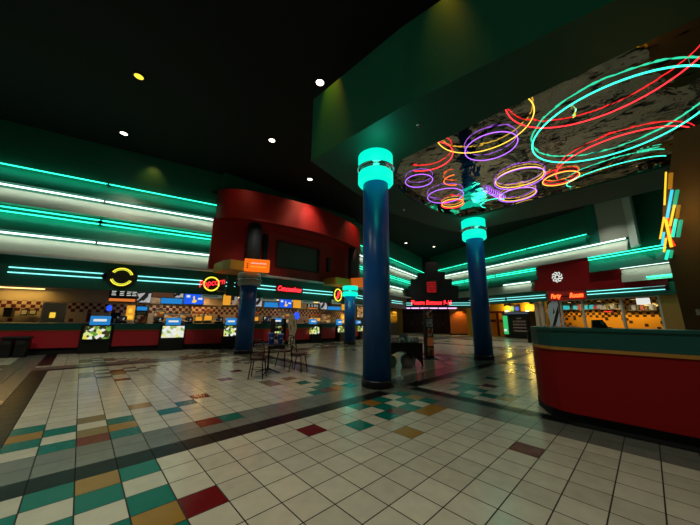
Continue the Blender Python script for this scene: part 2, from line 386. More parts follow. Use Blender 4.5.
# ---- banded facade: leaning panels with a neon tube along the top of each
def band(F, name, u0, u1, zt, zb, m, top=0.03, bot=0.28):
    o = MB().loft([[(u0, -top, zt), (u0, -bot, zb), (u0, 0, zb), (u0, 0, zt)], [(u1, -top, zt), (u1, -bot, zb), (u1, 0, zb), (u1, 0, zt)]]).build(name, m, loc=F.pt(0), rot=F.a)
    return struct(o)
def neon_run(F, label, group, u0, u1, z, m, off=0.16, r=0.032, twin=0.0, seg=4.2, cat='neon light', wash=0.0):
    t = thing('neon_line', label, cat, F.pt((u0+u1)/2, 0, z), F.a, group)
    n = max(1, round((u1-u0)/seg)); h = (u1-u0)/2
    for k in range(n):
        a = -h + (u1-u0)*k/n + 0.03; b = -h + (u1-u0)*(k+1)/n - 0.03
        for dz in ((0,) if not twin else (0, -twin)):
            MB().tube([(a, -off, dz), (b, -off, dz)], r).build('glass_tube', m, t)
        s = MB().box(b-0.04, b+0.10, -off-0.02, -0.0, -0.03-twin, 0.03); s.build('standoff', black_metal, t)
    if wash:
        L_ = u1-u0
        a = lamp('AREA', 'tube_light', (0, -off-.10, -.10-twin), wash*.55*L_, (0.10, 1.0, .62) if m in (neon_teal,) else (.95, 1.0, .80), size=L_, size_y=.05, parent=t)
        a.rotation_euler = (radians(48), 0, 0)
    return t
ZN = (7.22, 6.40, 5.52, 4.53); ZB = (6.48, 5.66, 4.62, 3.77)
GL = 'neon lines along the banded left facade'; GFL = 'neon lines on the far wing of the left facade'; GR = 'neon lines along the banded right facade'
def tiers(F, wl, us, grp, labels, mats=('t', 'w', 't', 'w')):
    for k in range(4):
        u0, u1 = us[k]; tw = 0.17 if k == 2 else 0
        band(F, 'panel_'+wl+'_%d' % (k+1), u0, u1, ZN[k]-0.1 - (0 if k != 2 else 0.02), ZB[k], green_panel if k % 2 == 0 else beige_panel)
        neon_run(F, labels[k], grp, u0+0.05, u1-0.05, ZN[k], neon_teal if k % 2 == 0 else neon_white, twin=tw, r=0.028 if k % 2 == 0 else 0.036, wash=(1.8, 2.8, 2.0, 2.8)[k])
ul = FA.u(217, 0.2, 225)
tiers(FA, 'left', [(-11, ul)]*4, GL, ['topmost teal neon line on the left facade', 'upper white neon line on the left facade', 'double teal neon line on the left facade', 'lowest white neon line on the left facade above the green canopy'])
tiers(FB, 'far_left', [(-1.8, FB.u(424.5, .2, 273)), (-1.8, FB.u(417.5, .2, 278)), (-1.8, FB.u(411, .2, 284)), (-1.8, FB.u(404, .2, 292))], GFL,
      ['topmost teal neon line between front column and far corner', 'upper white neon line between front column and far corner', 'double teal neon line between front column and far corner', 'lowest white neon line between front column and far corner'])
# right facade: same tiers, broken up in steps
u = lambda x, y: FR.u(x, 0.2, y)
band(FR, 'panel_right_1', -17, u(585, 236), ZN[0]-.1, ZB[0], green_panel)
neon_run(FR, 'topmost teal neon line on the right facade, ending at a green upright', GR, -17, u(587, 234.5), ZN[0], neon_teal, r=.03, wash=1.8)
band(FR, 'panel_right_2', -16, u(626, 240), ZN[1]-.1, ZB[1], beige_panel)
neon_run(FR, 'upper white neon line on the right facade, ending at a white upright', GR, -16, u(626, 238), ZN[1], neon_white, r=.038, wash=2.8)
band(FR, 'panel_right_3', -15, u(537, 270), ZN[2]-.1, ZB[2], green_panel)
neon_run(FR, 'double teal neon line left of the red gable on the right facade', GR, -15, u(536, 268), ZN[2], neon_teal, twin=.15, r=.028, wash=2.0)
band(FR, 'panel_right_4', -14, u(531, 285), ZN[3]-.1, ZB[3], beige_panel)
neon_run(FR, 'short white neon line below the others, beside the red gable', GR, u(503, 288), u(531, 285), ZN[3], neon_white, r=.036, wash=2.4)
band(FR, 'panel_right_5', u(589, 260), 5.5, ZN[2]-.02, ZB[2], green_panel, top=.2, bot=.4)
neon_run(FR, 'double teal neon line right of the red gable', GR, u(589, 259), 5.4, ZN[2]+.06, neon_teal, twin=.15, off=.36, r=.028, wash=1.8)
band(FR, 'panel_right_6', u(621, 268), 5.5, ZN[3]+.02, ZB[3]+.02, beige_panel, top=.2, bot=.4)
neon_run(FR, 'white neon line under the teal one at the right end of the right facade', GR, u(621, 268), 5.4, ZN[3]+.1, neon_white, off=.36, r=.034, wash=2.6)
neon_run(FR, 'lowest teal neon line at the right end of the right facade', GR, FR.u(646, .4, 277), 5.4, 3.95, neon_teal, off=.42, r=.03, wash=3)
# uprights at the right end: green fin, beige slab, pale side fin
ua, ub, uc, ud = FR.u(586, .3, 215), FR.u(595, .3, 215), FR.u(624, .3, 215), FR.u(640, .9, 215)
struct(MB().box(ua, ub, -.30, 0, 6.5, ZC).build('trim_1', green_panel, loc=FR.pt(0), rot=FR.a))
struct(MB().box(ub, uc, -.25, 0, 6.45, ZC).build('trim_2', beige_panel, loc=FR.pt(0), rot=FR.a))
struct(MB().loft([[(uc, -.25, z), (uc+.55, -.7, z), (uc+.62, -.6, z), (uc+.2, 0, z)] for z in (5.75, 8.9)]).build('trim_3', mat('pale_panel', (.5, .6, .56), .5), loc=FR.pt(0), rot=FR.a))
# red gable with an arched top
pts = [FR.uz(x, y, .18) for x, y in ((533.5, 291), (537, 267), (545, 264.5), (552, 262.8), (565, 260.5), (578, 259), (590, 257.5), (590, 266), (622, 268), (622, 279), (668, 276), (668, 287), (600, 289))]
struct(MB().slab(pts, -.18, 0).build('trim_gable', mat('gable_red', (.26, .004, .006), .6, spec=.2), loc=FR.pt(0), rot=FR.a))

# ---- canopies (valances)
def valance(name, F, u0, u1, z0=2.57, z1=3.72, off=0.55, m=None, z1b=None):
    return struct(MB().box(u0, u1, -off, 0.05, z0, z1).build(name, m or green_dark, loc=F.pt(0), rot=F.a))
canopy_green = mat('canopy_green', (0.008, 0.10, 0.068), 0.5)
valance('canopy_left', FA, -13, 3.1, m=canopy_green, off=.05)
valance('canopy_middle', FM, -4.2, 4.2, m=canopy_green, off=.05)
valance('canopy_far_left', FB, -3.1, 9.2, m=canopy_green, off=.05)
valance('canopy_right', FR, -12.5, FR.u(548, .1, 300), 2.95, 3.62, .10, m=canopy_green)
valance('canopy_right_end', FR, FR.u(586, .1, 295), 5.6, 2.95, 3.62, .10, m=canopy_green)
valance('canopy_party_room', FR, FR.u(548, .1, 300), FR.u(586, .1, 295), 2.95, 3.75, .14, m=red_wall)
# soffit strip along the top of the canopy, catching the neon above
for nm, F, a, b in (('ledge_left', FA, -13, 2.6), ('ledge_middle', FM, -3.4, 3.4), ('ledge_far_left', FB, -2.8, 9)):
    struct(MB().box(a, b, -.45, 0, 3.72, 3.80).build(nm, mat('pale_ledge', (.8, .75, .7), .5), loc=F.pt(0), rot=F.a))
GC = 'paired aqua neon lines along the concession canopy'
def canopy_lines(F, x0, y0, x1, y1, label, off=.05, grp=GC, z=3.24, gap=.19, r=.022):
    neon_run(F, label, grp, F.u(x0, off, y0), F.u(x1, off, y1), z, neon_aqua, off=off+.06, twin=gap, r=r, seg=3.5)
canopy_lines(FA, 8, 269, 105, 275, 'pair of aqua neon lines on canopy left of the yellow arcs')
canopy_lines(FA, 137, 278, 203, 284, 'pair of aqua neon lines on canopy between yellow arcs and popcorn sign')
canopy_lines(FA, 225, 285, 236, 286, 'short pair of aqua neon lines right of the popcorn sign')
canopy_lines(FM, 256, 287, 276, 289, 'pair of aqua neon lines left of the concessions sign')
canopy_lines(FM, 302, 291, 333, 295, 'pair of aqua neon lines right of the concessions sign')
canopy_lines(FB, 355, 297, 363, 298, 'pair of aqua neon lines between the glowing back column and front column')
canopy_lines(FB, 391, 301, 402, 302, 'pair of aqua neon lines just right of the front column')
GRC = 'paired aqua neon lines along the right canopy'
canopy_lines(FR, 451, 303, 547, 295, 'pair of aqua neon lines left of the party room sign', off=.1, grp=GRC, z=3.42)
canopy_lines(FR, 587, 293, 668, 291, 'pair of aqua neon lines right of the party room sign', off=.1, grp=GRC, z=3.42)

# ---- red projecting balcony between the two back columns
arc = [(4.25, 14.6), (4.4, 14.0), (5.1, 13.5), (5.9, 13.2), (7.6, 12.85), (9.4, 12.6), (11.1, 12.8), (13.1, 13.35), (14.3, 13.95), (14.9, 14.7)]
dense = []
for k in range(len(arc)-1):
    for s in range(4):
        q = s/4; dense.append((arc[k][0]*(1-q)+arc[k+1][0]*q, arc[k][1]*(1-q)+arc[k+1][1]*q))
dense.append(arc[-1])
for _ in range(6): dense = [dense[0]] + [((dense[i-1][0]+dense[i][0]*2+dense[i+1][0])/4, (dense[i-1][1]+dense[i][1]*2+dense[i+1][1])/4) for i in range(1, len(dense)-1)] + [dense[-1]]
mb = MB()
cx = 9.4
def low(p): return (cx + (p[0]-cx)*1.0, p[1]-0.12)
ou = dense; inn = [(cx+(x-cx)*.985, y+.25) for x, y in dense]
mb.loft([[(x, y, 8.0) for x, y in ou] + [(x, y, 8.0) for x, y in inn[::-1]], [(low(p)[0], low(p)[1], 6.4) for p in ou] + [(x, y, 6.4) for x, y in inn[::-1]]])
struct(mb.build('wall_red_fascia', red_wall))
struct(MB().prism(ou+[(14.9, 14.9), (3.95, 15.1)], 7.9, 8.0).build('ledge_red_top', black_matte))
struct(MB().prism([(low(p)[0]*.995+.03, low(p)[1]+.22) for p in ou]+[(14.9, 14.9), (3.95, 15.1)], 6.4, 6.48).build('ledge_red_bottom', red_wall))
ru0, ru1 = -5.2, 5.3
# recessed red wall with an opening for the balcony window
wx0, wx1, wz0, wz1 = FM.u(276, .05, 256), FM.u(318, .05, 262), 4.42, 5.95
m_ = MB().box(ru0, wx0, -.12, 0, 3.8, 6.4).box(wx1, ru1, -.12, 0, 3.8, 6.4).box(wx0, wx1, -.12, 0, 3.8, wz0).box(wx0, wx1, -.12, 0, wz1, 6.4)
struct(m_.build('wall_red_recess', red_wall, loc=FM.pt(0), rot=0))
wnd = struct(MB().box(wx0, wx1, -.03, .0, wz0, wz1).build('window_1', mat('grey_screen', (.085, .10, .085), .35), loc=FM.pt(0)))
fr = MB().box(wx0-.06, wx0+.02, -.17, -.02, wz0-.06, wz1+.06).box(wx1-.02, wx1+.06, -.17, -.02, wz0-.06, wz1+.06).box(wx0, wx1, -.17, -.02, wz0-.06, wz0+.02).box(wx0, wx1, -.17, -.02, wz1-.02, wz1+.06)
fr.build('window_frame', mat('dark_red_frame', (.12, .008, .008), .5), wnd)
for x0, y0, x1, y1, lb in ((261.5, 234, 268, 260, 'black slot speaker on red wall left of the balcony window'), (326, 258, 330.5, 272, 'black slot speaker on red wall right of the balcony window')):
    a, b, c, d = FM.rect(x0, y0, x1, y1, .15)
    t = thing('wall_speaker', lb, 'speaker', FM.pt((a+b)/2, .12, c), 0, 'slot speakers on the red balcony wall')
    MB().bbox(-(b-a)/2*.7, (b-a)/2*.7, -.14, 0, 0, d-c, .02).build('cabinet', black_matte, t)
    MB().box(-(b-a)/2*.55, (b-a)/2*.55, -.15, -.14, .05, d-c-.05).build('grille', black_mat, t)

# ---- dropped green ring with the mirrored ceiling inside it
ZS, ZT, ZM = 5.70, 7.65, 5.88
outer = [(3.94, 5.76), (4.10, 2.79), (4.58, -.30), (5.45, -6.5), (13.1, -6.5), (13.0, 0.0), (12.95, 5.75), (11.6, 6.15), (8.5, 6.57), (6.0, 6.25)]
inner = [(5.66, 4.0), (5.66, 2.4), (5.70, -.3), (5.78, -6.3), (11.2, -6.3), (11.2, 0.0), (11.2, 4.2), (10.9, 4.85), (9.8, 5.24), (7.7, 5.24), (6.5, 4.95)]
def ring_face(mb, outer, inner, z):
    import itertools
    from mathutils.geometry import tessellate_polygon
    pv = [[Vector((x, y, z)) for x, y in outer], [Vector((x, y, z)) for x, y in inner]]
    b = len(mb.v); mb.v += [tuple(p) for l in pv for p in l]
    for t in tessellate_polygon(pv): mb.face([b+i for i in t])
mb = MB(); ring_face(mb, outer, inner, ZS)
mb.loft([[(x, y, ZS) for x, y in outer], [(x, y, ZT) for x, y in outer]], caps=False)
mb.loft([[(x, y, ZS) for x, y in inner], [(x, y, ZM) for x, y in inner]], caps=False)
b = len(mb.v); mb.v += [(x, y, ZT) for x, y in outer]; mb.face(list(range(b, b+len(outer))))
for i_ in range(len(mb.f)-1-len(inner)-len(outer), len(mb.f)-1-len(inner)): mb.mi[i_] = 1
struct(mb.build('ceiling_soffit', [green_soffit, mat('green_fascia_lit', (.03, .30, .19), .5, noise=.1, nscale=1.2)]))  # light put into the colour: fascia green brighter, underside green darker
def mirror_mat():
    m = bpy.data.materials.new('crinkled_mirror'); m.use_nodes = True; nt = m.node_tree; b = nt.nodes['Principled BSDF']; L = nt.links.new
    b.inputs['Metallic'].default_value = 1.0; b.inputs['Roughness'].default_value = 0.03
    tc = nt.nodes.new('ShaderNodeTexCoord')
    n = nt.nodes.new('ShaderNodeTexNoise'); n.inputs['Scale'].default_value = 1.3; n.inputs['Detail'].default_value = 3; n.inputs['Roughness'].default_value = .45; n.inputs['Distortion'].default_value = .6
    L(tc.outputs['Object'], n.inputs[0])
    mp = nt.nodes.new('ShaderNodeMapping'); mp.inputs['Scale'].default_value = (1/.61, 1/1.22, 1); L(tc.outputs['Object'], mp.inputs[0])
    fl = nt.nodes.new('ShaderNodeVectorMath'); fl.operation = 'FLOOR'; L(mp.outputs[0], fl.inputs[0])
    wn = nt.nodes.new('ShaderNodeTexWhiteNoise'); L(fl.outputs[0], wn.inputs[0])
    ad = nt.nodes.new('ShaderNodeMath'); ad.operation = 'MULTIPLY_ADD'; L(wn.outputs[0], ad.inputs[0]); ad.inputs[1].default_value = .0; L(n.outputs[0], ad.inputs[2])
    bp = nt.nodes.new('ShaderNodeBump'); bp.inputs['Strength'].default_value = .6; bp.inputs['Distance'].default_value = .08
    L(ad.outputs[0], bp.inputs['Height']); L(bp.outputs[0], b.inputs['Normal'])
    # dark seams and flakes in the mirror colour
    n3 = nt.nodes.new('ShaderNodeTexNoise'); n3.inputs['Scale'].default_value = 3.2; n3.inputs['Detail'].default_value = 6
    mp3 = nt.nodes.new('ShaderNodeMapping'); mp3.inputs['Scale'].default_value = (1.8, .8, 1); L(tc.outputs['Object'], mp3.inputs[0]); L(mp3.outputs[0], n3.inputs[0])
    r = nt.nodes.new('ShaderNodeValToRGB'); r.color_ramp.elements[0].position = .37; r.color_ramp.elements[0].color = (.03, .03, .03, 1)
    r.color_ramp.elements[1].position = .42; r.color_ramp.elements[1].color = (.40, .37, .31, 1); L(n3.outputs[0], r.inputs[0])
    L(r.outputs[0], b.inputs['Base Color'])
    return m
mirror = mirror_mat()
mb = MB(); mb.prism([(x, y) for x, y in inner], ZM, ZM+.03)
struct(mb.build('ceiling_mirror', mirror))
mb = MB(); mb.loft([[(x*1.0+(8.4-x)*.012, y+(0-y)*.004, ZS+.06) for x, y in inner], [(x+(8.4-x)*.012, y+(0-y)*.004, ZM) for x, y in inner]], caps=False)
struct(mb.build('trim_mirror_edge', mirror))
# small sprinkler heads under the ring
for x, y, lb in ((418.5, 125, 'tiny round sprinkler under the green ceiling ring'), (404, 209, 'tiny sprinkler head on far part of the green ceiling ring')):
    p = atz(x, y, ZS); t = thing('sprinkler_head', lb, 'sprinkler', p, 0, 'sprinkler heads under the green ceiling ring')
    MB().cyl(0, 0, -.015, 0, .04, .05, 16).build('escutcheon', chrome, t); MB().cyl(0, 0, -.06, -.015, .012, n=8).cyl(0, 0, -.066, -.06, .03, n=12).build('deflector', chrome, t)

# ================================================================== COLUMNS
def column(c, r, ztop, zcap, label, glowing, cap_r=None, grp='round blue columns with banded collars', above=None, up_m=None):
    t = thing('round_column', label, 'column', (c[0], c[1], 0), 0, grp)
    MB().lathe([(r+.03, 0), (r+.03, .14), (r+.005, .16)], n=40).build('plinth', black_mat, t)
    MB().lathe([(r, .15), (r, ztop)], n=48).build('shaft', blue_col, t)
    h = zcap-ztop; R = r+.13; gm = collar_glow if glowing else collar_dim
    MB().lathe([(r, ztop+.0), (R-.04, ztop+.0), (R, ztop+.05), (R, ztop+.36*h), (R-.05, ztop+.42*h)], n=48).build('lower_collar', gm, t)
    MB().lathe([(R-.07, ztop+.40*h), (R-.07, ztop+.62*h)], n=48).build('collar_neck', chrome, t)
    MB().lathe([(R+.02, ztop+.50*h), (R+.045, ztop+.52*h), (R+.02, ztop+.54*h), (R-.06, ztop+.52*h), (R+.02, ztop+.50*h)], n=48, caps=False).build('chrome_hoop', chrome, t)
    MB().lathe([(R-.05, ztop+.60*h), (R, ztop+.64*h), (R, ztop+.97*h), (R-.03, ztop+h)], n=48).build('upper_collar', gm, t)
    if above: pass
    return t
C1, C2, C3, C4 = (5.06, 4.40), (11.68, 4.62), (5.22, 12.02), (12.0, 12.6)
column(C1, .325, 4.88, ZS, 'thick blue column in front centre with glowing teal collar', True)
column(C2, .345, 4.84, ZS, 'blue column under the far edge of the mirrored ceiling', True)
column(C3, .36, 2.86, 3.42, 'blue column with unlit grey collar beneath the orange sign', False, above=6.45)
column(C4, .35, 2.86, 3.50, 'rear blue column with lit teal collar left of the front column', True, above=6.45)
for c, z in ((C1, 5.3), (C2, 5.3), (C4, 3.15)):
    lamp('POINT', 'collar_light', (c[0]-.55, c[1]-.55, z), 12, (0.05, 1, .65), size=.3)
# mustard capital blocks behind the two back columns
for c, lb, dx in ((C3, 'mustard block ledge behind the orange sign', 0), (C4, 'mustard block ledge above the rear lit column', 0)):
    x0, x1, x2 = (-.72, .95, 1.35) if c is C3 else (-.75, .55, 1.75); yb = 14.25-c[1]-.05
    o = MB().loft([[(x0, .42, z), (x1, .42, z), (x2, 1.0, z), (x2, yb, z), (x0-.15, yb, z), (x0-.15, .9, z)] for z in (3.55, 3.98)])
    ob = o.build('capital_block', yellow_block, loc=(c[0], c[1]+.05, .06)); tag(ob, lb, 'ledge', 'mustard blocks behind the back columns')
for q, lb in (((6.08, 13.85), 'dark grey upper column above the orange sign'), ((13.35, 13.72), 'dark grey upper column above the lit rear column')):
    t = thing('upper_column', lb, 'column', (q[0], q[1], 4.05), 0, 'grey upper columns under the red balcony fascia')
    MB().cyl(0, 0, 0, 2.40, .36, n=32).build('shaft', grey_col, t); MB().cyl(0, 0, 0, .08, .40, n=32).build('base_ring', black_matte, t)
# orange sign fixed over the unlit collar
px = atz(247, 262, 3.75)
t = thing('orange_sign', 'glowing orange sign with white and yellow lettering on the unlit column', 'sign', (C3[0]-.02, C3[1]-.70, 3.42), radians(-22))
MB().bbox(-.52, .52, -.08, .08, .0, .54, .02).build('sign_box', orange_sign, t)
scribble('lettering', lit_white, t, .06, -.09, .35, .62, .06)
scribble('lettering', lit_yellow, t, .06, -.09, .2, .62, .07)
for k in range(3): MB().box(-.42, -.36, -.10, -.08, .12+.08*k, .16+.08*k).build('icon', black_mat, t)
MB().box(-.05, .05, .08, .45, .2, .4).build('bracket', black_metal, t)
p = atz(361, 274, 3.7)
t = thing('orange_sign', 'small orange sign glimpsed just left of the front column', 'sign', (C4[0]+.75, C4[1]+.1, 3.50), radians(-70))
MB().bbox(-.5, .5, -.07, .07, 0, .62, .02).build('sign_box', mat('orange_lit_side', (.6, .1, .01), .5, emit=.45, ecol=(1, .16, .01)), t)
MB().box(-.05, .05, .07, .5, .25, .35).build('bracket', black_metal, t)

# ================================================================== CEILING DOWNLIGHTS
def downlight(p, label, amber=False, energy=160, spot=75, col=(1, .83, .6), grp='recessed lights in the black ceiling', z=ZC, r=.13):
    t = thing('ceiling_light', label, 'ceiling light', (p[0], p[1], z), 0, grp)
    MB().lathe([(r+.05, 0), (r+.05, -.02), (r, -.03), (r, 0)], caps=False, n=28).build('trim_ring', black_metal, t)
    MB().cyl(0, 0, -.022, -.012, r, n=28).build('lens', lamp_amber if amber else lamp_glow, t)
    if energy: lamp('SPOT', 'bulb', (0, 0, -.08), energy, col, spot=spot, blend=.7, size=.08, parent=t)
    return t
for (x, y), lb, am, e in (((139, 76), 'amber recessed ceiling light at upper left', True, 120), ((320, 82), 'bright recessed ceiling light beside the green fascia corner', False, 200),
                          ((124, 133), 'recessed ceiling light near the left facade', False, 200), ((272, 140), 'recessed ceiling light above the red balcony', False, 150),
                          ((310, 179), 'small recessed ceiling light over the balcony right side', False, 160), ((406, 243), 'left of two tiny ceiling lights near the far corner', False, 120), ((434, 246.5), 'right of two tiny ceiling lights near the far corner', False, 120)):
    downlight(atz(x, y, ZC), lb, am, e)
for i, q in enumerate(((0.2, 6.3), (0.2, 1.8), (-4.2, 6.3), (-4.2, 1.8), (-4.2, -2.6), (0.2, -2.6), (-4.2, 10.3))):
    downlight(q, 'unseen ceiling light behind the camera, added to light the floor', False, 520, spot=95, grp='unseen lights added behind the view', col=(1, .96, .80))  # unseen downlights added to brighten the foreground floor
lamp('SPOT', 'fascia_wash', (3.70, 5.0, 8.9), 260, (1, .42, .0), target=(3.98, 5.0, 6.7), spot=34, blend=1, size=.05)
lamp('SPOT', 'fascia_wash', (3.80, 1.9, 8.9), 26, (1, .62, .01), target=(4.25, 1.9, 6.6), spot=34, blend=1, size=.05)
for x, y, e in ((8.3, 12.0, 260), (13.0, 12.3, 260), (4.9, 12.4, 60)):
    lamp('SPOT', 'balcony_wash', (x, y, 8.9), e*.42, (1, .45, .25), target=(x, y+.75, 7.0), spot=95, blend=1, size=.05)
lamp('SPOT', 'wall_wash', tuple(FA.pt(-.6, .5, 8.9)), 22, (1, .6, .1), target=tuple(FA.pt(-.6, .05, 7.8)), spot=80, blend=1, size=.05)
for i, q in enumerate(((17.5, 1.5), (17.5, 6.0), (17.5, 10.5), (21.5, 1.5), (21.5, 6.0), (21.5, 10.5))):
    downlight(q, 'unseen ceiling light beyond the green ring, added to light the far floor', False, 420, spot=95, grp='unseen lights added beyond the ring', col=(1, .93, .80))  # unseen downlights added as general light for the far floor and its reflection
for p_, q_, e in (((.2, 10.3), (.6, 15.6), 420), ((-4.2, 10.3), (-3.5, 16.4), 300), ((4.92, 10.2), (7.0, 14.4), 420), ((8.1, 11.9), (11.0, 14.4), 260)):
    lamp('SPOT', 'added_counter_fill', (p_[0], p_[1], 8.95), e, (1, .9, .75), target=(q_[0], q_[1], .7), spot=48, blend=.9, size=.1)  # extra unseen spots added to brighten the red counter fronts
#NEXT
# ================================================================== NEON RINGS UNDER THE MIRROR
GN = 'neon hoops hung under the mirrored ceiling'
def hoop(c, r, m, label, z=5.79, a0=0, a1=360, twin=.045, rt=.012, ry=None, m2=None, dx2=0.0):
    ry = ry or r
    t = thing('neon_hoop', label, 'neon light', (c[0], c[1], z), 0, GN); full = a1-a0 >= 360; n = 72 if full else max(16, int((a1-a0)/5))
    for k, dz in enumerate((0, twin) if m2 else (0,)):
        rr = r*(1 - .05*k)
        pth = [(rr*cos(radians(a0+(a1-a0)*i/n)) + dx2*k, ry*(1-.05*k)*sin(radians(a0+(a1-a0)*i/n)), dz) for i in range(n + (0 if full else 1))]
        MB().tube(pth, rt, 6, closed=full).build('glass_tube', m2 if (m2 and k) else m, t)
    for k in range(4):
        a = radians(a0+(a1-a0)*(k+.5)/4)
        MB().cyl(r*cos(a), ry*sin(a), 0, ZM-z-.0, .004, n=6, smooth=False).build('hanger', chrome, t)
    return t
hoop((8.0, -.05), 1.50, neon_ringteal, 'largest teal neon hoop under the mirrored ceiling at right', rt=.017, twin=.05)
hoop((6.0, 0), 1.45, neon_red, 'red neon arc crossing the teal hoop near the front green edge', a0=-100, a1=98)
hoop((10.05, -.05), 1.38, neon_red, 'red neon arc overlapping far side of the teal hoop', a0=88, a1=272, z=5.82)
hoop((6.0, 2.0), 1.0, neon_yellow, 'yellow neon arc curving behind the left purple hoop', a0=-108, a1=108, twin=.06)
hoop((6.92, 2.15), .60, neon_purple, 'purple neon hoop nearest the front edge of the mirror', twin=.05, rt=.011)
hoop((9.25, 2.15), .68, neon_purple, 'purple neon hoop with a yellow inner tube in mid mirror', m2=neon_yellow, rt=.011)
hoop((10.12, 1.25), .46, neon_yellow, 'small yellow and red neon circle below the teal hoop', m2=neon_red, twin=.03)
hoop((10.45, 2.55), .58, neon_purple, 'purple and yellow neon hoop close to the far mirror edge', m2=neon_yellow, rt=.011, dx2=.05)
hoop((6.15, 3.55), .70, neon_red, 'red neon arc at left end of the mirror', a0=-120, a1=60)
hoop((7.15, 4.40), .42, neon_purple, 'purple neon hoop beside the front column collar', rt=.011)
hoop((8.75, 4.35), .60, neon_purple, 'stacked purple neon hoop left of the second column', rt=.011, twin=.05)
hoop((9.6, 4.5), .40, neon_red, 'small red neon hoop left of the second column', m2=neon_yellow)
hoop((7.9, 3.55), .35, neon_orange, 'short orange neon arc in the left of the mirror', a0=20, a1=200)
hoop((10.6, 3.4), .42, neon_ringteal, 'small teal neon arc near the far mirror edge', a0=60, a1=260)
hoop((10.75, .1), .55, neon_ringteal, 'teal neon arc along the far edge of the mirror', a0=70, a1=250, ry=1.1, z=5.78)
t = thing('neon_coil', 'purple neon coil stretched along the mirror', 'neon light', (9.2, 3.2, 5.80), radians(-8), GN)
MB().tube([(k*.012, .09*cos(k*.55), .09*sin(k*.55)+.05) for k in range(110)], .012, 6).build('glass_tube', neon_purple, t)
MB().cyl(.05, 0, .1, ZM-5.80, .004, n=6).cyl(1.2, 0, .1, ZM-5.80, .004, n=6).build('hanger', chrome, t)
t = thing('neon_spray', 'pale green neon stem hanging at the big teal hoop', 'neon light', (6.95, .03+.4, 5.74), 0, GN)
MB().tube([(0, 0, ZM-5.74), (.01, .01, .1), (-.02, .06, 0)], .014, 6).build('glass_tube', glow('neon_pale_green', (.4, 1, .5), 1.6), t)
MB().tube([(-.09, .02, .02), (0, .03, -.01), (.08, .07, .02)], .014, 6).build('glass_tube', neon_lime, t)

# ================================================================== CONCESSION COUNTER
GCT = 'red panelled sections of the concession counter'
def counter(F, x0, x1, label, y=335, off=0.0):
    y = 335
    u0, u1 = F.u(x0, off, y)+.01, F.u(x1, off, y)-.01; w_ = (u1-u0)/2
    t = thing('concession_counter', label, 'counter', F.pt((u0+u1)/2, off), F.a, GCT)
    MB().box(-w_, w_, .02, .70, .22, 1.06).build('cabinet', black_mat, t)
    MB().box(-w_, w_, .06, .66, 0, .22).build('toe_kick', black_matte, t)
    MB().bbox(-w_+.02, w_-.02, -.015, .02, .24, .88, .01).build('front_panel', red_panel, t)
    MB().box(-w_, w_, -.03, .02, .895, .925).build('gold_strip', gold_trim, t)
    MB().bbox(-w_, w_, -.05, .02, .93, 1.14, .008).build('green_fascia', green_lam, t)
    MB().bbox(-w_, w_, -.06, .74, 1.14, 1.18, .01).build('countertop', green_lam, t)
    return t
def kiosk(F, x0, x1, label, hdr, pic, blue=True, picm=None, deep=.16):
    y = 335; off = 0.0
    u0, u1 = F.u(x0, off, y), F.u(x1, off, y); uc_ = (u0+u1)/2; w_ = (u1-u0)/2
    t = thing('order_stand', label, 'display stand', F.pt(uc_, off), F.a, 'black order stands in the concession counter')
    MB().bbox(-w_, w_, -deep, .66, 0, 1.12, .02).build('base', black_mat, t)
    a, b, c, d = F.rect(*pic, off+deep+.03)
    o = MB().loft([[(a-uc_, -deep-.10, c), (b-uc_, -deep-.10, c), (b-uc_, -deep-.005, c), (a-uc_, -deep-.005, c)], [(a-uc_, -deep-.03, d), (b-uc_, -deep-.03, d), (b-uc_, -deep-.005, d), (a-uc_, -deep-.005, d)]])
    o.build('lit_picture', picm or combo_pic, t)
    a, b, c, d = F.rect(*hdr, off+deep)
    h = MB().bbox(a-uc_, b-uc_, -deep, -deep+.12, c, d, .01).build('header_sign', screen_cyan, t)
    cc = (a+b)/2-uc_; hh = d-c
    MB().box(cc-(b-a)*.33, cc+(b-a)*.33, -deep-.012, -deep, c+hh*.40, c+hh*.66).build('white_lettering', lit_white, h)
    MB().box(cc-.02, cc+.02, -deep+.03, -deep+.09, min(c, 1.1)-.02, c+.01).build('header_post', black_mat, t)
    return t
counter(FA, -30, 81, 'leftmost red counter section behind the waste bins')
kiosk(FA, 81, 112, 'order stand between the two leftmost red counter sections', (90, 316, 110, 325), (84, 326.5, 110, 339))
counter(FA, 112, 160, 'red counter section below the black menu board')
kiosk(FA, 160, 184, 'order stand with pale lit picture, second from the left', (166, 318, 181, 325), (162, 326, 184, 337.5), picm=combo_pale)
counter(FA, 184, 223, 'red counter section beneath the popcorn sign')
kiosk(FA, 223, 236, 'order stand partly hidden by the unlit column', (226, 318, 236.5, 325), (224, 326, 236.5, 336))
counter(FM, 250, 272, 'red counter section right of the unlit column', y=336)
kiosk(FM, 272, 284, 'order stand behind the cafe table', (274, 318, 282, 324), (272.5, 326, 282.5, 335))
counter(FM, 284, 310, 'red counter section with a pale standee before it', y=336)
kiosk(FM, 310, 320, 'order stand right of the pale standee', (310, 319, 317, 324), (310, 326.5, 319, 334))
counter(FM, 320, 335.5, 'red counter section left of the lit rear column', y=334)
kiosk(FB, 338, 350, 'order stand touching the lit rear column', (337.5, 319.5, 342.5, 325), (338, 326, 344.5, 332))
counter(FB, 350, 358.5, 'short red counter section right of the lit rear column', y=331)
kiosk(FB, 358.5, 364, 'order stand just left of the thick front column', (357, 320.5, 361, 324), (358, 326, 363, 331))
counter(FB, 364, 391, 'far red counter section running on behind the front column', y=331)
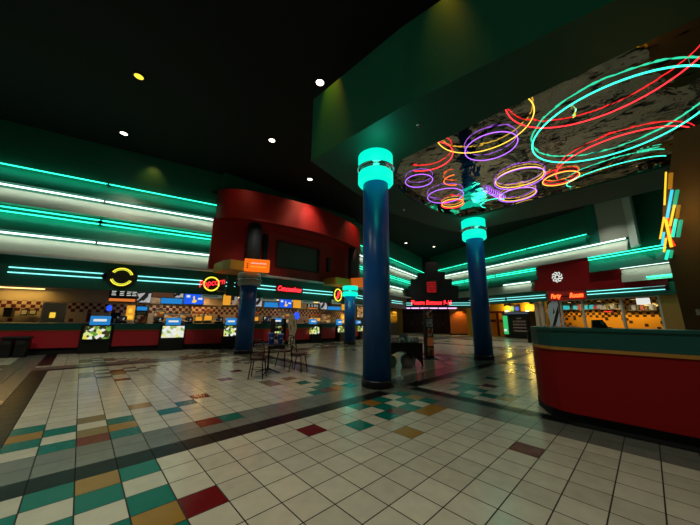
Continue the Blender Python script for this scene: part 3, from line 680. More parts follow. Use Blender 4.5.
# ---- inside the stand
def back(name, F, u0, u1, m, off=-2.7, z0=0, z1=2.75):
    return struct(MB().box(u0, u1, 0, .1, z0, z1).build(name, m, loc=F.pt(0, off), rot=F.a))
back('wall_concession_left', FA, -13, 2.9, check_red)
back('wall_concession_middle', FM, -5.0, 5.0, check_red)
back('wall_concession_far', FB, -2.9, 9.0, check_red)
dim_white = mat('stand_ceiling', (.30, .27, .22), .8)
for nm, F, a, b in (('ceiling_stand_left', FA, -13, 3), ('ceiling_stand_middle', FM, -4.6, 4.6), ('ceiling_stand_far', FB, -2.9, 9)):
    struct(MB().box(a, b, .06, 2.8, 2.74, 2.80).build(nm, dim_white, loc=F.pt(0), rot=F.a))
# beam under the canopy at left, with a strip light glowing behind it
def strip_light(F, uu, off, z, L, label, e, col, grp='strip lights inside the concession stand', r=.03):
    t = thing('strip_light', label, 'ceiling light', F.pt(uu, off, z), F.a, grp)
    MB().box(-L/2, L/2, -.06, .06, .0, .05).build('housing', paper, t)
    MB().tube([(-L/2+.03, 0, -.02), (L/2-.03, 0, -.02)], r).build('tube', glow('strip_warm', (1, .62, .2), 2.5), t)
    lamp('AREA', 'tube_light', (0, 0, -.06), e, col, size=L, size_y=.1, parent=t)
strip_light(FA, FA.u(20, -2.2, 290), -2.3, 2.66, 1.5, 'warm strip light over the tiled wall at far left', 17, (1, .58, .12))
strip_light(FA, .2, -1.9, 2.66, 1.2, 'strip light above the drinks counter', 12, (1, .8, .55))
strip_light(FA, 2.2, -1.9, 2.66, 1.2, 'strip light above the popcorn machines', 24, (1, .55, .18))
strip_light(FM, -2.4, -1.9, 2.66, 1.4, 'strip light behind the unlit column', 8, (1, .62, .25))
strip_light(FM, 0.3, -1.9, 2.66, 1.4, 'strip light behind the concessions sign', 8, (1, .65, .3))
strip_light(FM, 2.8, -1.9, 2.66, 1.4, 'strip light inside the stand left of the lit column', 8, (1, .65, .3))
strip_light(FB, 0.2, -1.9, 2.66, 1.4, 'strip light inside the stand right of the lit column', 12, (1, .6, .2))
# hanging shelf rail with menu boards
def zf(F, x, y, off): return F.z(x, y, off)
for F, a, b, lb in ((FA, -13, 2.2, 'low back counter along the tiled wall left of the unlit column'), (FM, -4.0, 4.0, 'low back counter behind the stand between the back columns'), (FB, -2.5, 8.5, 'low back counter beyond the lit rear column')):
    t = thing('back_counter', lb, 'counter', F.pt((a+b)/2, -1.35), F.a, 'back counters inside the concession stand')
    MB().box(-(b-a)/2, (b-a)/2, -.42, .42, 0, 1.14).build('cabinet', mat('back_counter_grey', (.10, .09, .08), .5), t); MB().bbox(-(b-a)/2, (b-a)/2, -.45, .45, 1.14, 1.18, .01).build('worktop', steel, t)
rail = lambda F, u0, u1, z, lb: tag(MB().bbox(u0, u1, -.03, .25, z-.035, z+.035, .01).build('menu_rail', wood, loc=F.pt(0, -.2), rot=F.a), lb, 'shelf', 'wooden rails under the menu boards')
rail(FA, FA.u(105, -.2, 302), 2.9, 2.03, 'long wooden rail under the menu boards left of the unlit column')
rail(FM, -4.2, 4.2, 2.03, 'wooden rail under the menu boards between the back columns')
rail(FB, -3.0, 6.5, 2.03, 'wooden rail under the menu boards beyond the lit column')
def board(F, box, m, label, name='menu_board', cat='menu board', off=-.12, detail=None, tilt=False):
    a, b, c, d = F.rect(*box, off); uc_ = (a+b)/2; w_ = (b-a)/2
    if abs(c-2.07) < .16: c = 2.07
    h = d-c
    t = thing(name, label, cat, F.pt(uc_, off, c), F.a, 'menu boards and screens under the canopy')
    for s_ in (-1, 1): MB().box(s_*w_*.7-.008, s_*w_*.7+.008, .05, .066, h*.5, 2.74-c).build('hanger', black_metal, t)
    MB().bbox(-w_, w_, 0, .05, 0, h, .01).build('case', black_mat, t)
    MB().box(-w_*.96, w_*.96, -.008, 0, h*.05, h*.95).build('face', m, t)
    if detail == 'lines':
        for i, fx in enumerate((-.62, -.05, .45, .85)):
            mm = MB()
            for k in range(4): mm.box(w_*(fx-.2), w_*(fx+.12*(1+(k % 2)*.4)-.05), -.014, -.009, h*(.84-.12*k), h*(.88-.12*k))
            mm.build('price_column', lit_white, t)
        MB().box(-w_*.94, w_*.94, -.014, -.009, h*.07, h*.26).build('orange_banner', lit_orange, t)
    if detail == 'strip': MB().box(-w_*.94, w_*.94, -.014, -.009, h*.05, h*.35).build('blue_banner', screen_cyan, t)
    if detail == 'screen':
        MB().lathe([(.0, 0), (w_*.22, .0)], n=6, caps=False)
        MB().slab([(-w_*.2, h*.2), (w_*.15, h*.15), (w_*.35, h*.35), (w_*.1, h*.45), (w_*.05, h*.75), (-w_*.1, h*.7), (-w_*.05, h*.42)], -.014, -.009).build('yellow_picture', lit_yellow, t)
        MB().box(-w_*.75, -w_*.4, -.014, -.009, h*.6, h*.8).box(w_*.4, w_*.85, -.014, -.009, h*.45, h*.6).build('white_caption', lit_white, t)
    return t
def hang(F, box, label, m=None, off=.02):
    a, b, c, d = F.rect(*box, off); uc_ = (a+b)/2; w_ = (b-a)/2; h = d-c
    t = thing('hanging_sign', label, 'sign', F.pt(uc_, off, c), F.a, 'pale signs hanging from the canopy')
    MB().bbox(-w_, w_, 0, .04, 0, h, .01).build('panel', m or mat('pale_sign', (.45, .55, .5), .5, emit=.12, ecol=(.6, .8, .7)), t)
    MB().box(-w_*.8, w_*.8, -.006, 0, h*.55, h*.72).box(-w_*.8, w_*.6, -.006, 0, h*.25, h*.4).build('lettering', grey_text, t)
    for s in (-1, 1): MB().box(w_*.8*s-.008, w_*.8*s+.008, .01, .03, h, h+max(.05, 2.57-d)).build('hanging_rod', black_metal, t)
board(FA, (109, 288, 137, 301), black_mat, 'black menu board with white prices and orange banner', detail='lines')
board(FA, (137.3, 289, 151.5, 301.3), bw_pic, 'black and white picture board right of the first menu board')
board(FA, (151.8, 290, 174, 297.5), mat('brown_board', (.2, .09, .05), .5, emit=.12, ecol=(.6, .25, .12)), 'brown menu board above the long blue strip')
board(FA, (160.5, 298, 183, 302.5), screen_cyan, 'long blue lit strip under the brown menu board')
board(FA, (175, 291, 183.5, 298), bw_pic, 'small monochrome picture beside the brown menu board')
board(FA, (183.8, 293, 204, 303.3), screen_blue, 'blue screen left of the popcorn sign', detail='screen')
hang(FA, (201, 292, 222.5, 298), 'pale sign hanging below the popcorn sign')
board(FA, (223, 294, 231, 304.5), lit_amber, 'plain amber panel under the canopy')
board(FA, (231.3, 293, 238, 304.5), menu_pic, 'dark menu board beside the unlit column')
board(FM, (254, 297, 262, 306), bw_pic, 'monochrome picture board right of the unlit column')
hang(FM, (261, 294.5, 277, 301), 'pale sign hanging left of the concessions sign')
board(FM, (264, 302, 278, 307), screen_cyan, 'blue strip board below the pale hanging sign')
board(FM, (279, 298.5, 292, 307.5), screen_blue, 'blue screen below the concessions sign', detail='screen')
board(FM, (293, 299, 301, 308), lit_amber, 'amber panel right of the blue screen')
hang(FM, (302, 298, 314, 303.5), 'pale sign hanging right of the concessions sign')
board(FM, (307, 304, 318, 309), black_mat, 'black menu board with orange banner near mid canopy', detail='lines')
board(FM, (318.5, 301.5, 327, 309.5), bw_pic, 'monochrome picture board left of the ringed red sign')
board(FM, (327.3, 306.5, 341, 310), screen_cyan, 'blue strip board left of the lit rear column')
hang(FB, (332, 300, 341, 304), 'pale sign hanging beside the ringed red sign')
board(FB, (341.5, 304, 345, 310), lit_amber, 'narrow amber panel at the lit rear column')
board(FB, (357, 306, 364, 318), glow_goods, 'amber and yellow panel left of the front column')
hang(FB, (356, 302, 364, 305.5), 'pale sign hanging left of the front column')
# neon emblems on the canopy
def emblem(F, x, y, label, off=.12):
    uu, zz = F.uz(x, y, off); return thing('neon_sign', label, 'neon sign', F.pt(uu, off, zz), F.a, 'neon signs mounted on the green canopy')
def arc_path(r, a0, a1, n=24, y=-.06, rz=None): return [(r*cos(radians(a0+(a1-a0)*i/n)), y, (rz or r)*sin(radians(a0+(a1-a0)*i/n))) for i in range(n+1)]
t = emblem(FA, 122, 277, 'two yellow neon arcs forming a circle on a black disc')
MB().slab([(.52*cos(2*pi*k/32), .46*sin(2*pi*k/32)) for k in range(32)], 0, .06).build('backing_disc', black_matte, t)
for a0, a1 in ((18, 150), (200, 335)):
    for r in (.38, .32): MB().tube(arc_path(r, a0, a1, rz=r*.98), .022).build('glass_tube', neon_lime if r < .35 else glow('neon_yellow_sign', (.95, .85, .05), 1.3), t)
t = emblem(FA, 211.5, 284, 'popcorn sign in red neon script over a yellow ring')
MB().slab([(.45*cos(2*pi*k/32), .42*sin(2*pi*k/32)) for k in range(32)], 0, .05).build('backing_disc', black_matte, t)
MB().tube(arc_path(.33, 0, 360, y=-.05), .035, closed=False).build('glass_ring', glow('neon_yellow_sign', (.95, .85, .05), 1.3), t)
text('lettering', 'Popcorn', .35, neon_red, t, .03, -.12, .02, shear=.3, off=.0, width=1.15, height=.40, tilt=.22)
t = emblem(FM, 289.5, 289.2, 'concessions sign in red neon script')
MB().bbox(-.88, .88, 0, .05, -.20, .2, .01).build('backing_panel', mat('sign_dark_red', (.08, .01, .01), .6), t)
text('lettering', 'Concessions', .35, neon_red, t, 0, -.06, 0, shear=.3, off=.01, width=1.6, height=.30)
t = emblem(FB, 337.5, 295, 'small yellow neon ring with a slanted red stroke')
MB().slab([(.45*cos(2*pi*k/32), .42*sin(2*pi*k/32)) for k in range(32)], 0, .05).build('backing_disc', black_matte, t)
MB().tube(arc_path(.40, 0, 360, y=-.05), .04).build('glass_ring', glow('neon_yellow_sign', (.95, .85, .05), 1.3), t)
MB().tube([(-.20, -.08, -.24), (-.04, -.08, -.1), (0, -.08, .1), (.2, -.08, .24)], .07).build('red_stroke', neon_red, t)
# machines and displays on the counter and back wall
GB = 'appliances and displays along the concession stand'
def machine(F, box, label, kind, off=-.35):
    a, b, c, d = F.rect(*box, off); uc_ = (a+b)/2; w_ = (b-a)/2; c = max(c, 1.18) if kind in ('register', 'popper', 'rack', 'poster', 'warmer') else c; h = d-c
    if kind in ('warmer', 'rack'): off = -1.35; c = 1.18
    if kind == 'popper': off = -1.1
    if kind == 'bottle': off = -1.2
    if kind == 'register':
        t = thing('cash_register', label, 'cash register', F.pt(uc_, off, 1.18), F.a, 'registers on the concession counter')
        MB().bbox(-w_, w_, -.02, .3, 0, h*.3, .02).build('drawer', black_mat, t)
        MB().bbox(-w_*.9, w_*.9, .02, .10, h*.38, h, .02).build('monitor', black_mat, t)
        MB().box(-w_*.7, w_*.5, .008, .02, h*.5, h*.88).build('screen', bw_pic, t)
        MB().box(-.03, .03, .06, .12, h*.25, h*.45).build('stand', black_mat, t)
    elif kind == 'cooler':
        t = thing('drink_dispenser', label, 'drink dispenser', F.pt(uc_, off, 1.18), F.a, GB); h = d-1.18
        MB().bbox(-w_, w_, .0, .5, 0, h, .03).build('housing', black_mat, t)
        MB().bbox(-w_*.88, w_*.88, -.02, 0, h*.72, h*.94, .01).build('blue_header', screen_cyan, t)
        for k in range(4): MB().box(w_*(-.7+.38*k), w_*(-.45+.38*k), -.05, 0, h*.52, h*.64).build('spout', steel, t)
        MB().box(-w_*.85, w_*.85, -.012, 0, h*.05, h*.48).build('front_print', poster_mix, t)
    elif kind == 'popper':
        t = thing('popcorn_machine', label, 'popcorn machine', F.pt(uc_, off, 1.18), F.a, GB); h = d-1.18
        MB().bbox(-w_, w_, 0, .55, 0, h*.22, .02).build('base', steel, t); MB().bbox(-w_, w_, 0, .55, h*.85, h, .02).build('hood', glow('hood_red', (.6, .12, .02), .35), t)
        MB().box(-w_*.9, w_*.9, .1, .5, h*.22, h*.55).build('popcorn_heap', lit_amber, t)
        MB().lathe([(w_*.2, h*.6), (w_*.4, h*.62), (w_*.4, h*.78), (w_*.1, h*.82)], 0, .28, 14).build('kettle', steel, t)
        for s in (-1, 1): MB().box(s*w_*.95-.02, s*w_*.95+.02, 0, .04, h*.22, h*.85).build('corner_post', steel, t)
    elif kind == 'warmer':
        t = thing('food_warmer', label, 'food warmer', F.pt(uc_, off, c), F.a, GB)
        m_ = MB().box(-w_, w_, 0, .45, 0, h*.08).box(-w_, w_, 0, .45, h*.92, h).box(-w_, -w_*.92, 0, .45, 0, h).box(w_*.92, w_, 0, .45, 0, h).box(-w_, w_, .42, .45, 0, h)
        m_.build('cabinet', paper, t); MB().box(-w_*.9, w_*.9, .05, .4, h*.48, h*.52).build('shelf', steel, t)
        MB().box(-w_*.85, w_*.85, .08, .38, h*.08, h*.3).build('goods', glow_goods, t); MB().box(-w_*.85, w_*.85, .08, .38, h*.52, h*.8).build('goods', glow_goods, t)
    elif kind == 'poster':
        t = thing('counter_poster', label, 'poster', F.pt(uc_, off, c), F.a, GB)
        MB().bbox(-w_, w_, 0, .03, 0, h, .005).build('board', lit_amber, t); MB().box(-w_*.5, w_*.4, -.006, 0, h*.5, h*.8).box(-w_*.7, w_*.7, -.006, 0, h*.1, h*.3).build('print', lit_yellow, t)
    elif kind == 'rack':
        t = thing('cup_rack', label, 'rack', F.pt(uc_, off, c), F.a, GB)
        MB().box(-w_, w_, .2, .24, 0, h).box(-w_, w_, 0, .24, 0, .03).box(-w_, w_, 0, .24, h*.5, h*.54).build('frame', black_metal, t)
        for k in range(3): MB().cyl(w_*(-.6+.6*k), .12, .03, h*.42, w_*.2, w_*.26, 12).build('cup', [blue_cup, cream, blue_cup][k], t)
    elif kind == 'panel':
        t = thing('wall_panel', label, 'panel', F.pt(uc_, off, c), F.a, GB)
        MB().bbox(-w_, w_, -.05, 0, 0, h, .01).build('sheet', mat('pale_grey_sheet', (.55, .52, .46), .6), t); MB().box(-w_, -w_*.94, -.07, -.05, 0, h).box(w_*.94, w_, -.07, -.05, 0, h).box(-w_, w_, -.07, -.05, h*.96, h).build('white_frame', paper, t); MB().box(-w_*.3, w_*.15, -.06, -.05, h*.42, h*.62).build('notice', lit_yellow if 'door' not in label else lit_yellow, t)
    elif kind == 'frame':
        t = thing('wall_notice', label, 'notice', F.pt(uc_, off, c), F.a, GB)
        MB().bbox(-w_, w_, -.03, 0, 0, h, .005).build('frame', black_mat, t); MB().box(-w_*.72, w_*.72, -.036, -.03, h*.18, h*.82).build('sheet', paper, t)
    elif kind == 'box':
        t = thing('supply_box', label, 'box', F.pt(uc_, off, c), F.a, GB)
        MB().bbox(-w_, w_, -.25, 0, 0, h, .02).build('body', mat('dull_olive', (.07, .07, .05), .6), t); MB().box(-w_*1.03, w_*1.03, -.27, 0, h*.8, h).build('lid', black_mat, t)
    elif kind == 'bottle':
        t = thing('blue_lamp_sign', label, 'lit sign', F.pt(uc_, off, c), F.a, GB)
        MB().lathe([(w_*.5, 0), (w_, h*.2), (w_, h*.7), (w_*.4, h)], n=14).build('globe', glow('lit_blue', (.02, .1, 1), 1.0), t); MB().cyl(0, 0, 1.18-c, 0, .02, n=8).build('stem', black_mat, t)
    return t
machine(FA, (6, 308, 15, 317), 'dark box hanging on the checkered wall at far left', 'box', -2.6)
machine(FA, (21, 309, 28, 315.5), 'black framed notice left of a cream notice on the checkered wall', 'frame', -2.6)
machine(FA, (29, 309.5, 37, 315), 'cream notice right of the black framed notice', 'frame', -2.6)
machine(FA, (41, 302.5, 66, 329), 'tall grey beige wall panel with a yellow notice', 'panel', -2.2)
machine(FA, (106.5, 305, 112, 311), 'blue glowing globe under the menu board', 'bottle', -1.2)
machine(FA, (112, 304, 122, 314), 'dark rack of cups under the black menu board', 'rack', -1.6)
machine(FA, (115, 316, 127, 326), 'register below the black menu board', 'register')
machine(FA, (126, 305.5, 134.5, 320), 'orange poster standing on the counter', 'poster', -.5)
machine(FA, (135, 305.5, 147, 325.5), 'black drink dispenser with a blue header', 'cooler', -.25)
machine(FA, (154, 308, 163.5, 322), 'lit food warmer left of the register', 'warmer', -1.3)
machine(FA, (164, 308, 176.5, 318), 'wide lit food warmer above the order stand', 'warmer', -1.3)
machine(FA, (153, 317, 163, 326), 'register left of the pale lit order stand', 'register')
machine(FA, (180, 309, 191, 319), 'lit food warmer right of the pale order stand', 'warmer', -1.3)
machine(FA, (184.5, 317, 193, 326), 'register right of the pale lit order stand', 'register')
machine(FA, (195, 312, 203, 325), 'dark popcorn machine below the popcorn sign', 'popper', -.9)
machine(FA, (204, 310, 213, 325), 'popcorn machine with a bright amber heap', 'popper', -.9)
machine(FA, (215, 317, 223.5, 326), 'register left of the unlit column', 'register')
machine(FM, (254, 312, 261, 324), 'popcorn machine right of the unlit column', 'popper', -.9)
machine(FM, (263, 316, 271, 325), 'register left of the table order stand', 'register')
machine(FM, (285, 312, 293, 324), 'food warmer behind the pale standee', 'warmer', -1.0)
machine(FM, (302, 312, 307, 319.5), 'blue glowing globe right of the pale standee', 'bottle', -.3)
machine(FM, (318, 314, 326, 325), 'beige popcorn machine left of the lit rear column', 'popper', -.6)
machine(FM, (329, 314, 336, 325), 'food warmer near the lit rear column', 'warmer', -.8)
machine(FB, (341, 314, 345, 326), 'poster on counter at the lit rear column', 'poster', -.3)
# pale standee in front of the counter
p = atz(291, 347)
t = thing('cardboard_standee', 'tall pale cardboard standee before the concession counter', 'standee', p, radians(-10))
MB().slab([(-.16, .03), (.20, .03), (.17, .6), (.28, .95), (.22, 1.3), (.12, 1.62), (-.05, 1.75), (-.18, 1.6), (-.22, 1.1), (-.12, .7)], 0, .03).build('board', cream, t)
MB().slab([(-.12, .9), (.16, .9), (.12, 1.5), (-.1, 1.55)], -.006, 0).build('print', patch_mat('standee_print', [(.6, .5, .3), (.2, .1, .05), (.7, .6, .4), (.4, .25, .1)], 6), t)
MB().box(-.15, .2, 0, .3, 0, .03).build('foot', black_mat, t)
p = atz(279, 349)
t = thing('candy_stand', 'black candy rack with colourful packets behind the cafe table', 'rack', p, 0)
MB().bbox(-.3, .3, 0, .4, 0, .25, .02).build('base', black_mat, t)
for k in range(4):
    MB().box(-.3, .3, -.02+.06*k, .16+.06*k, .27+.28*k, .30+.28*k).build('shelf', black_metal, t); MB().box(-.27, .27, .0+.06*k, .13+.06*k, .30+.28*k, .46+.28*k).build('packets', candy, t)
MB().box(-.32, -.29, 0, .4, .2, 1.45).box(.29, .32, 0, .4, .2, 1.45).build('side_frame', black_metal, t)
# waste bins at far left
def bin_(p, label):
    t = thing('waste_bin', label, 'bin', p, radians(-13), 'black waste bins at the far left counter')
    MB().bbox(-.16, .16, -.18, .18, 0, .62, .03).build('body', black_mat, t); MB().bbox(-.18, .18, -.20, .20, .62, .72, .03).build('lid', black_matte, t)
    MB().box(-.10, .10, -.205, -.18, .45, .57).build('flap', mat('bin_flap', (.03, .03, .03), .3), t)
bin_(atz(5, 357.5), 'left black waste bin at the picture edge'); bin_(atz(20, 357), 'right black waste bin against the red counter')

# ================================================================== RIGHT FRONT COUNTER
def offs(pts, d):     # shrink the outline towards the inside (counter body lies at +x)
    return [(x+(d if x < 6.0 else d*.5), y-(d*.8 if y > .9 else 0)) for x, y in pts]
oc = [(5.30, -6.0), (5.30, .98), (5.33, 1.09), (5.52, 1.32), (5.68, 1.42), (6.22, 1.55), (7.1, 1.55), (7.1, 1.0), (6.1, .8), (6.1, -6.0)]
t = thing('service_counter', 'large dark green and red service counter at right front', 'counter', (0, 0, 0))
def sh(s): return [(x+s, y-s*.9) if x < 6.05 and y > -5 else (x+s if x < 6.05 else x-s*.5, y) for x, y in oc]
MB().prism(sh(.10), 0, .17).build('toe_kick', black_matte, t)
MB().prism(sh(.03), .17, 1.04).build('red_front', red_front_m, t)
MB().prism(sh(.012), 1.04, 1.085).build('gold_strip', gold_trim, t)
MB().prism(sh(.02), 1.085, 1.33).build('green_fascia', green_lam, t)
MB().prism(oc, 1.33, 1.372).build('countertop', green_lam, t)
bp_ = MB().bbox(-.05, .05, -.03, .03, 0, .22, .01).build('card_holder', black_mat, loc=(5.93, 1.515, 1.08), rot=.3); tag(bp_, 'small black holder fixed to left end of the service counter', 'holder')
# monitor on that counter
p = atz(600, 327, 1.372)
t = thing('counter_monitor', 'black monitor leaning on the service counter before the party room', 'monitor', (5.75, .50, 1.372), radians(-62))
MB().bbox(-.10, .10, -.08, .08, 0, .015, .005).build('foot', black_mat, t); MB().box(-.015, .015, -.01, .02, .01, .06).build('neck', black_mat, t)
MB().slab([(-.11, .015), (.085, .015), (.03, .125), (-.10, .115)], 0, .03).build('panel', black_mat, t)
MB().slab([(.005, .045), (.045, .045), (.03, .10), (.0, .10)], -.004, 0).build('teal_patch', mat('dull_teal', (.02, .2, .18), .4), t)  # dull teal patch on the panel

# ================================================================== BROWN PILLAR AT THE RIGHT EDGE, WITH A NEON SCULPTURE
FK = Frame((8.2, -.9), -108.4)
kp = [FK.uz(x, y) for x, y in ((685, 327), (669, 262), (662, 225), (664, 185), (670, 168), (674, 132), (700, 124))]
ub0 = kp[0][0]; kp = [(ub0, 0.0)] + kp + [(kp[-1][0]+2.5, kp[-1][1]-.1), (kp[-1][0]+2.5, 0)]
struct(MB().slab(kp, 0, .7).build('wall_pillar', brown_wall, loc=FK.pt(0), rot=FK.a))
t = thing('neon_sculpture', 'cluster of yellow, teal and red neon sticks on edge of the brown pillar', 'neon sign', FK.pt(0), FK.a)
ny, nt_, nc, nr = glow('stick_yellow', (1, .55, .02), 1.5), glow('stick_teal', (.02, .95, .55), 1.3), glow('stick_cyan', (.04, .65, .85), 1.2), glow('stick_red', (1, .05, .01), 1.3)
amb, gre = glow('stick_amber', (.7, .28, .01), .5), glow('stick_green', (.02, .6, .3), .7)
sticks = [((666, 172), (664.5, 205), ny, .022, .3), ((671, 173), (670, 189), amb, .05, .16), ((672, 190), (667, 218), nc, .035, .25), ((677.5, 190), (674, 208), gre, .045, .14),
          ((674.5, 205), (670, 226), ny, .028, .26), ((679, 205), (677, 218), amb, .04, .14), ((664, 217), (660, 239), ny, .022, .34), ((676, 219), (672.5, 237), nt_, .035, .26), ((681, 220), (678, 237), gre, .045, .14),
          ((667, 218), (670, 234), nr, .05, .2), ((665.5, 219), (671.5, 247), ny, .035, .34), ((668, 236), (674, 246), nr, .045, .2), ((664, 232), (662, 246), nc, .03, .24), ((666, 238), (664, 252), ny, .025, .3),
          ((668.5, 250), (666, 259.5), nt_, .035, .26), ((672, 250), (670.5, 258), gre, .035, .16)]
for a, b, m, r, off in sticks:
    ua_, za = FK.uz(*a, off); ub_, zb = FK.uz(*b, off)
    MB().tube([(ua_, -off, za), (ub_, -off, zb)], r*.62, 10).build('glass_tube', m, t)
    MB().tube([((ua_+ub_)/2, -off+r*.5, (za+zb)/2), ((ua_+ub_)/2, .02, (za+zb)/2)], .005, 6).build('standoff', black_metal, t)
lamp('POINT', 'sculpture_glow', tuple(FK.pt(kp[3][0]+.2, .5, 3.6)), 12, (1, .6, .15), size=.3)
t = thing('wall_notice', 'small white notices on the brown pillar at the right picture edge', 'notice', FK.pt(FK.u(697.5, 0, 306), .02, FK.z(697.5, 323)), FK.a)
[MB().box(a_, a_+.05, -.01, .0, .14, .25).build('white_sheet', paper, t) for a_ in (-.03, .05)]; MB().box(.02, .08, -.01, 0, 0, .07).build('orange_sheet', lit_orange, t)

# ================================================================== FAR CORNER PORTAL
pp = [FE.uz(x, y) for x, y in ((401, 299), (404, 298), (404, 287), (411, 286), (411, 279), (417.5, 279), (417.5, 273), (425, 273), (425, 262), (438, 262), (438, 272), (445, 272), (445, 279), (452, 279), (452, 285), (458.5, 286), (458.5, 298), (470, 297))]
pp = pp + [(pp[-1][0], 2.8), (pp[0][0], 2.8)]
struct(MB().slab(pp, 0, .3).build('wall_portal', plum_wall, loc=FE.pt(0), rot=FE.a))
pu0, pu1 = FE.u(389, 0, 303), FE.u(474, 0, 303)
struct(MB().box(pu0, pu1, -.15, .3, 2.72, 3.42).build('canopy_portal', mat('plum_canopy', (.03, .05, .04), .5), loc=FE.pt(0), rot=FE.a))
GP = 'paired aqua neon lines either side of the theatre entrance sign'
canopy_lines(FE, 403, 302, 413, 303, 'pair of aqua neon lines left of the theatre entrance sign', off=.15, grp=GP, z=3.2, gap=.22)
canopy_lines(FE, 448.5, 303, 472, 302, 'pair of aqua neon lines right of the theatre entrance sign', off=.15, grp=GP, z=3.2, gap=.22)
uu, zz = FE.uz(431, 302.5, .2)
t = thing('neon_sign', 'red neon theatre entrance sign in the far corner', 'neon sign', FE.pt(uu, .2, zz), FE.a)
text('lettering', 'Theatre Entrance 9-16', .6, neon_red, t, 0, 0, 0, shear=.25, off=.012, width=4.0, height=.46)
MB().box(-2, 2, .02, .05, -.03, .03).build('mounting_bar', black_metal, t)
a, b, c, d = FE.rect(425.5, 281, 437.5, 293.5, .05)
t = thing('showtimes_board', 'red dot matrix showtimes board above the entrance sign', 'display board', FE.pt((a+b)/2, .05, c), FE.a); w_ = (b-a)/2; h = d-c
MB().bbox(-w_, w_, -.08, 0, 0, h, .02).build('case', black_mat, t)
for k in range(6):
    z_ = h*(.88-.15*k)
    scribble('time_row', glow('lit_red_dim', (1, .02, .03), .9), t, 0, -.09, z_, w_*1.5, h*.075, .022)
a, b, c, d = FE.rect(402, 306.6, 457, 309.2, .1)
t = thing('marquee_light', 'lilac white strip light under the theatre entrance sign', 'neon light', FE.pt((a+b)/2, .1, c), FE.a); w_ = (b-a)/2
for k in range(6): MB().tube([(-w_+2*w_*k/6+.05, -.05, .1), (-w_+2*w_*(k+1)/6-.05, -.05, .1)], .06).build('glass_tube', lit_lilac, t)
MB().box(-w_, w_, 0, .06, .04, .18).build('bracket', black_metal, t)
a, b, c, d = FE.rect(424.5, 308.6, 432, 311, -.1)
t = thing('usher_sign', 'small white lit sign under the marquee strip', 'sign', FE.pt((a+b)/2, -.3, c), FE.a)
MB().bbox(-(b-a)/2, (b-a)/2, -.04, 0, 0, d-c, .01).build('face', lit_white, t); MB().box(-.02, .02, -.02, .0, d-c, 2.74-c).build('rod', black_metal, t)
# dark lobby beyond with lit walls on either side
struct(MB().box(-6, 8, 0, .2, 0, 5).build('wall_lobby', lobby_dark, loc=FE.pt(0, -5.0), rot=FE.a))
for x0, x1, mm, nm, off in ((389, 397, yellow_wall, 'wall_lobby_left', -1.2), (397.5, 402.5, mat('ochre_pilaster', (.4, .22, .04), .6), 'wall_pilaster', -.1), (450, 466.5, orange_wall, 'wall_lobby_right', -1.4), (467, 487, yellow_wall, 'wall_lobby_far', -.6)):
    a, b = FE.u(x0, off, 320), FE.u(x1, off, 320)
    struct(MB().box(a, b, 0, .15, 0, 2.8).build(nm, mm, loc=FE.pt(0, off), rot=FE.a))
a = FE.u(460, -.9, 315)
lamp('SPOT', 'lobby_downlight', tuple(FE.pt(a, -.95, 2.7)), 90, (1, .5, .12), target=tuple(FE.pt(a, -1.25, 0)), spot=110, size=.05)
lamp('SPOT', 'lobby_downlight', tuple(FE.pt(FE.u(394, -.6, 315), -.7, 2.7)), 50, (1, .7, .2), target=tuple(FE.pt(FE.u(394, -.9, 315), -1.1, 0)), spot=110, size=.05)
struct(MB().box(FE.u(449, -1.3, 320), FE.u(467, -1.3, 320), 0, .03, 0, .12).build('baseboard_lobby', black_matte, loc=FE.pt(0, -1.35), rot=FE.a))
# row of dark entrance doors
for k, x in enumerate((408, 418, 438, 447)):
    off = -4.6; uu = FE.u(x, off, 322)
    dd = struct(MB().bbox(-.7, .7, 0, .08, 0, 2.3, .01).build('door_%d' % (k+1), mat('dark_door', (.05, .012, .01), .4), loc=FE.pt(uu, off), rot=FE.a))
    MB().box(.5, .55, -.06, 0, .95, 1.25).build('door_handle', steel, dd)

# ================================================================== RIGHT FACADE, GROUND LEVEL
# yellow lobby with doors and a menu kiosk
offY = -3.0
a, b = FR.u(478, offY, 320), FR.u(549, offY, 320)
struct(MB().box(a, b, 0, .15, 0, 3.3).build('wall_yellow_lobby', yellow_wall, loc=FR.pt(0, offY), rot=FR.a))
struct(MB().box(-13, 6, .1, 6.2, 3.3, 3.4).build('ceiling_right_rooms', dim_white, loc=FR.pt(0), rot=FR.a))
for k, (x0, x1) in enumerate(((489.5, 497.5), (499.5, 504))):
    u0, u1, z0, z1 = FR.rect(x0, 312, x1, 337, offY+.05)
    dd = struct(MB().bbox(-(u1-u0)/2, (u1-u0)/2, -.06, .0, 0, 2.25, .01).build('door_%d' % (k+5), mat('amber_door', (.8, .36, .05), .5), loc=FR.pt((u0+u1)/2, offY+.02), rot=FR.a))
    MB().box(-(u1-u0)/2-.12, -(u1-u0)/2, -.1, 0, 0, 2.45).box((u1-u0)/2, (u1-u0)/2+.12, -.1, 0, 0, 2.45).box(-(u1-u0)/2-.12, (u1-u0)/2+.12, -.1, 0, 2.25, 2.45).build('door_frame', mat('dark_red_frame', (.12, .008, .008), .5), dd)
    MB().box(-(u1-u0)*.38, (u1-u0)*.38, -.075, -.06, 1.35, 1.62).build('red_sign', mat('door_sign', (.16, .01, .01), .5), dd)
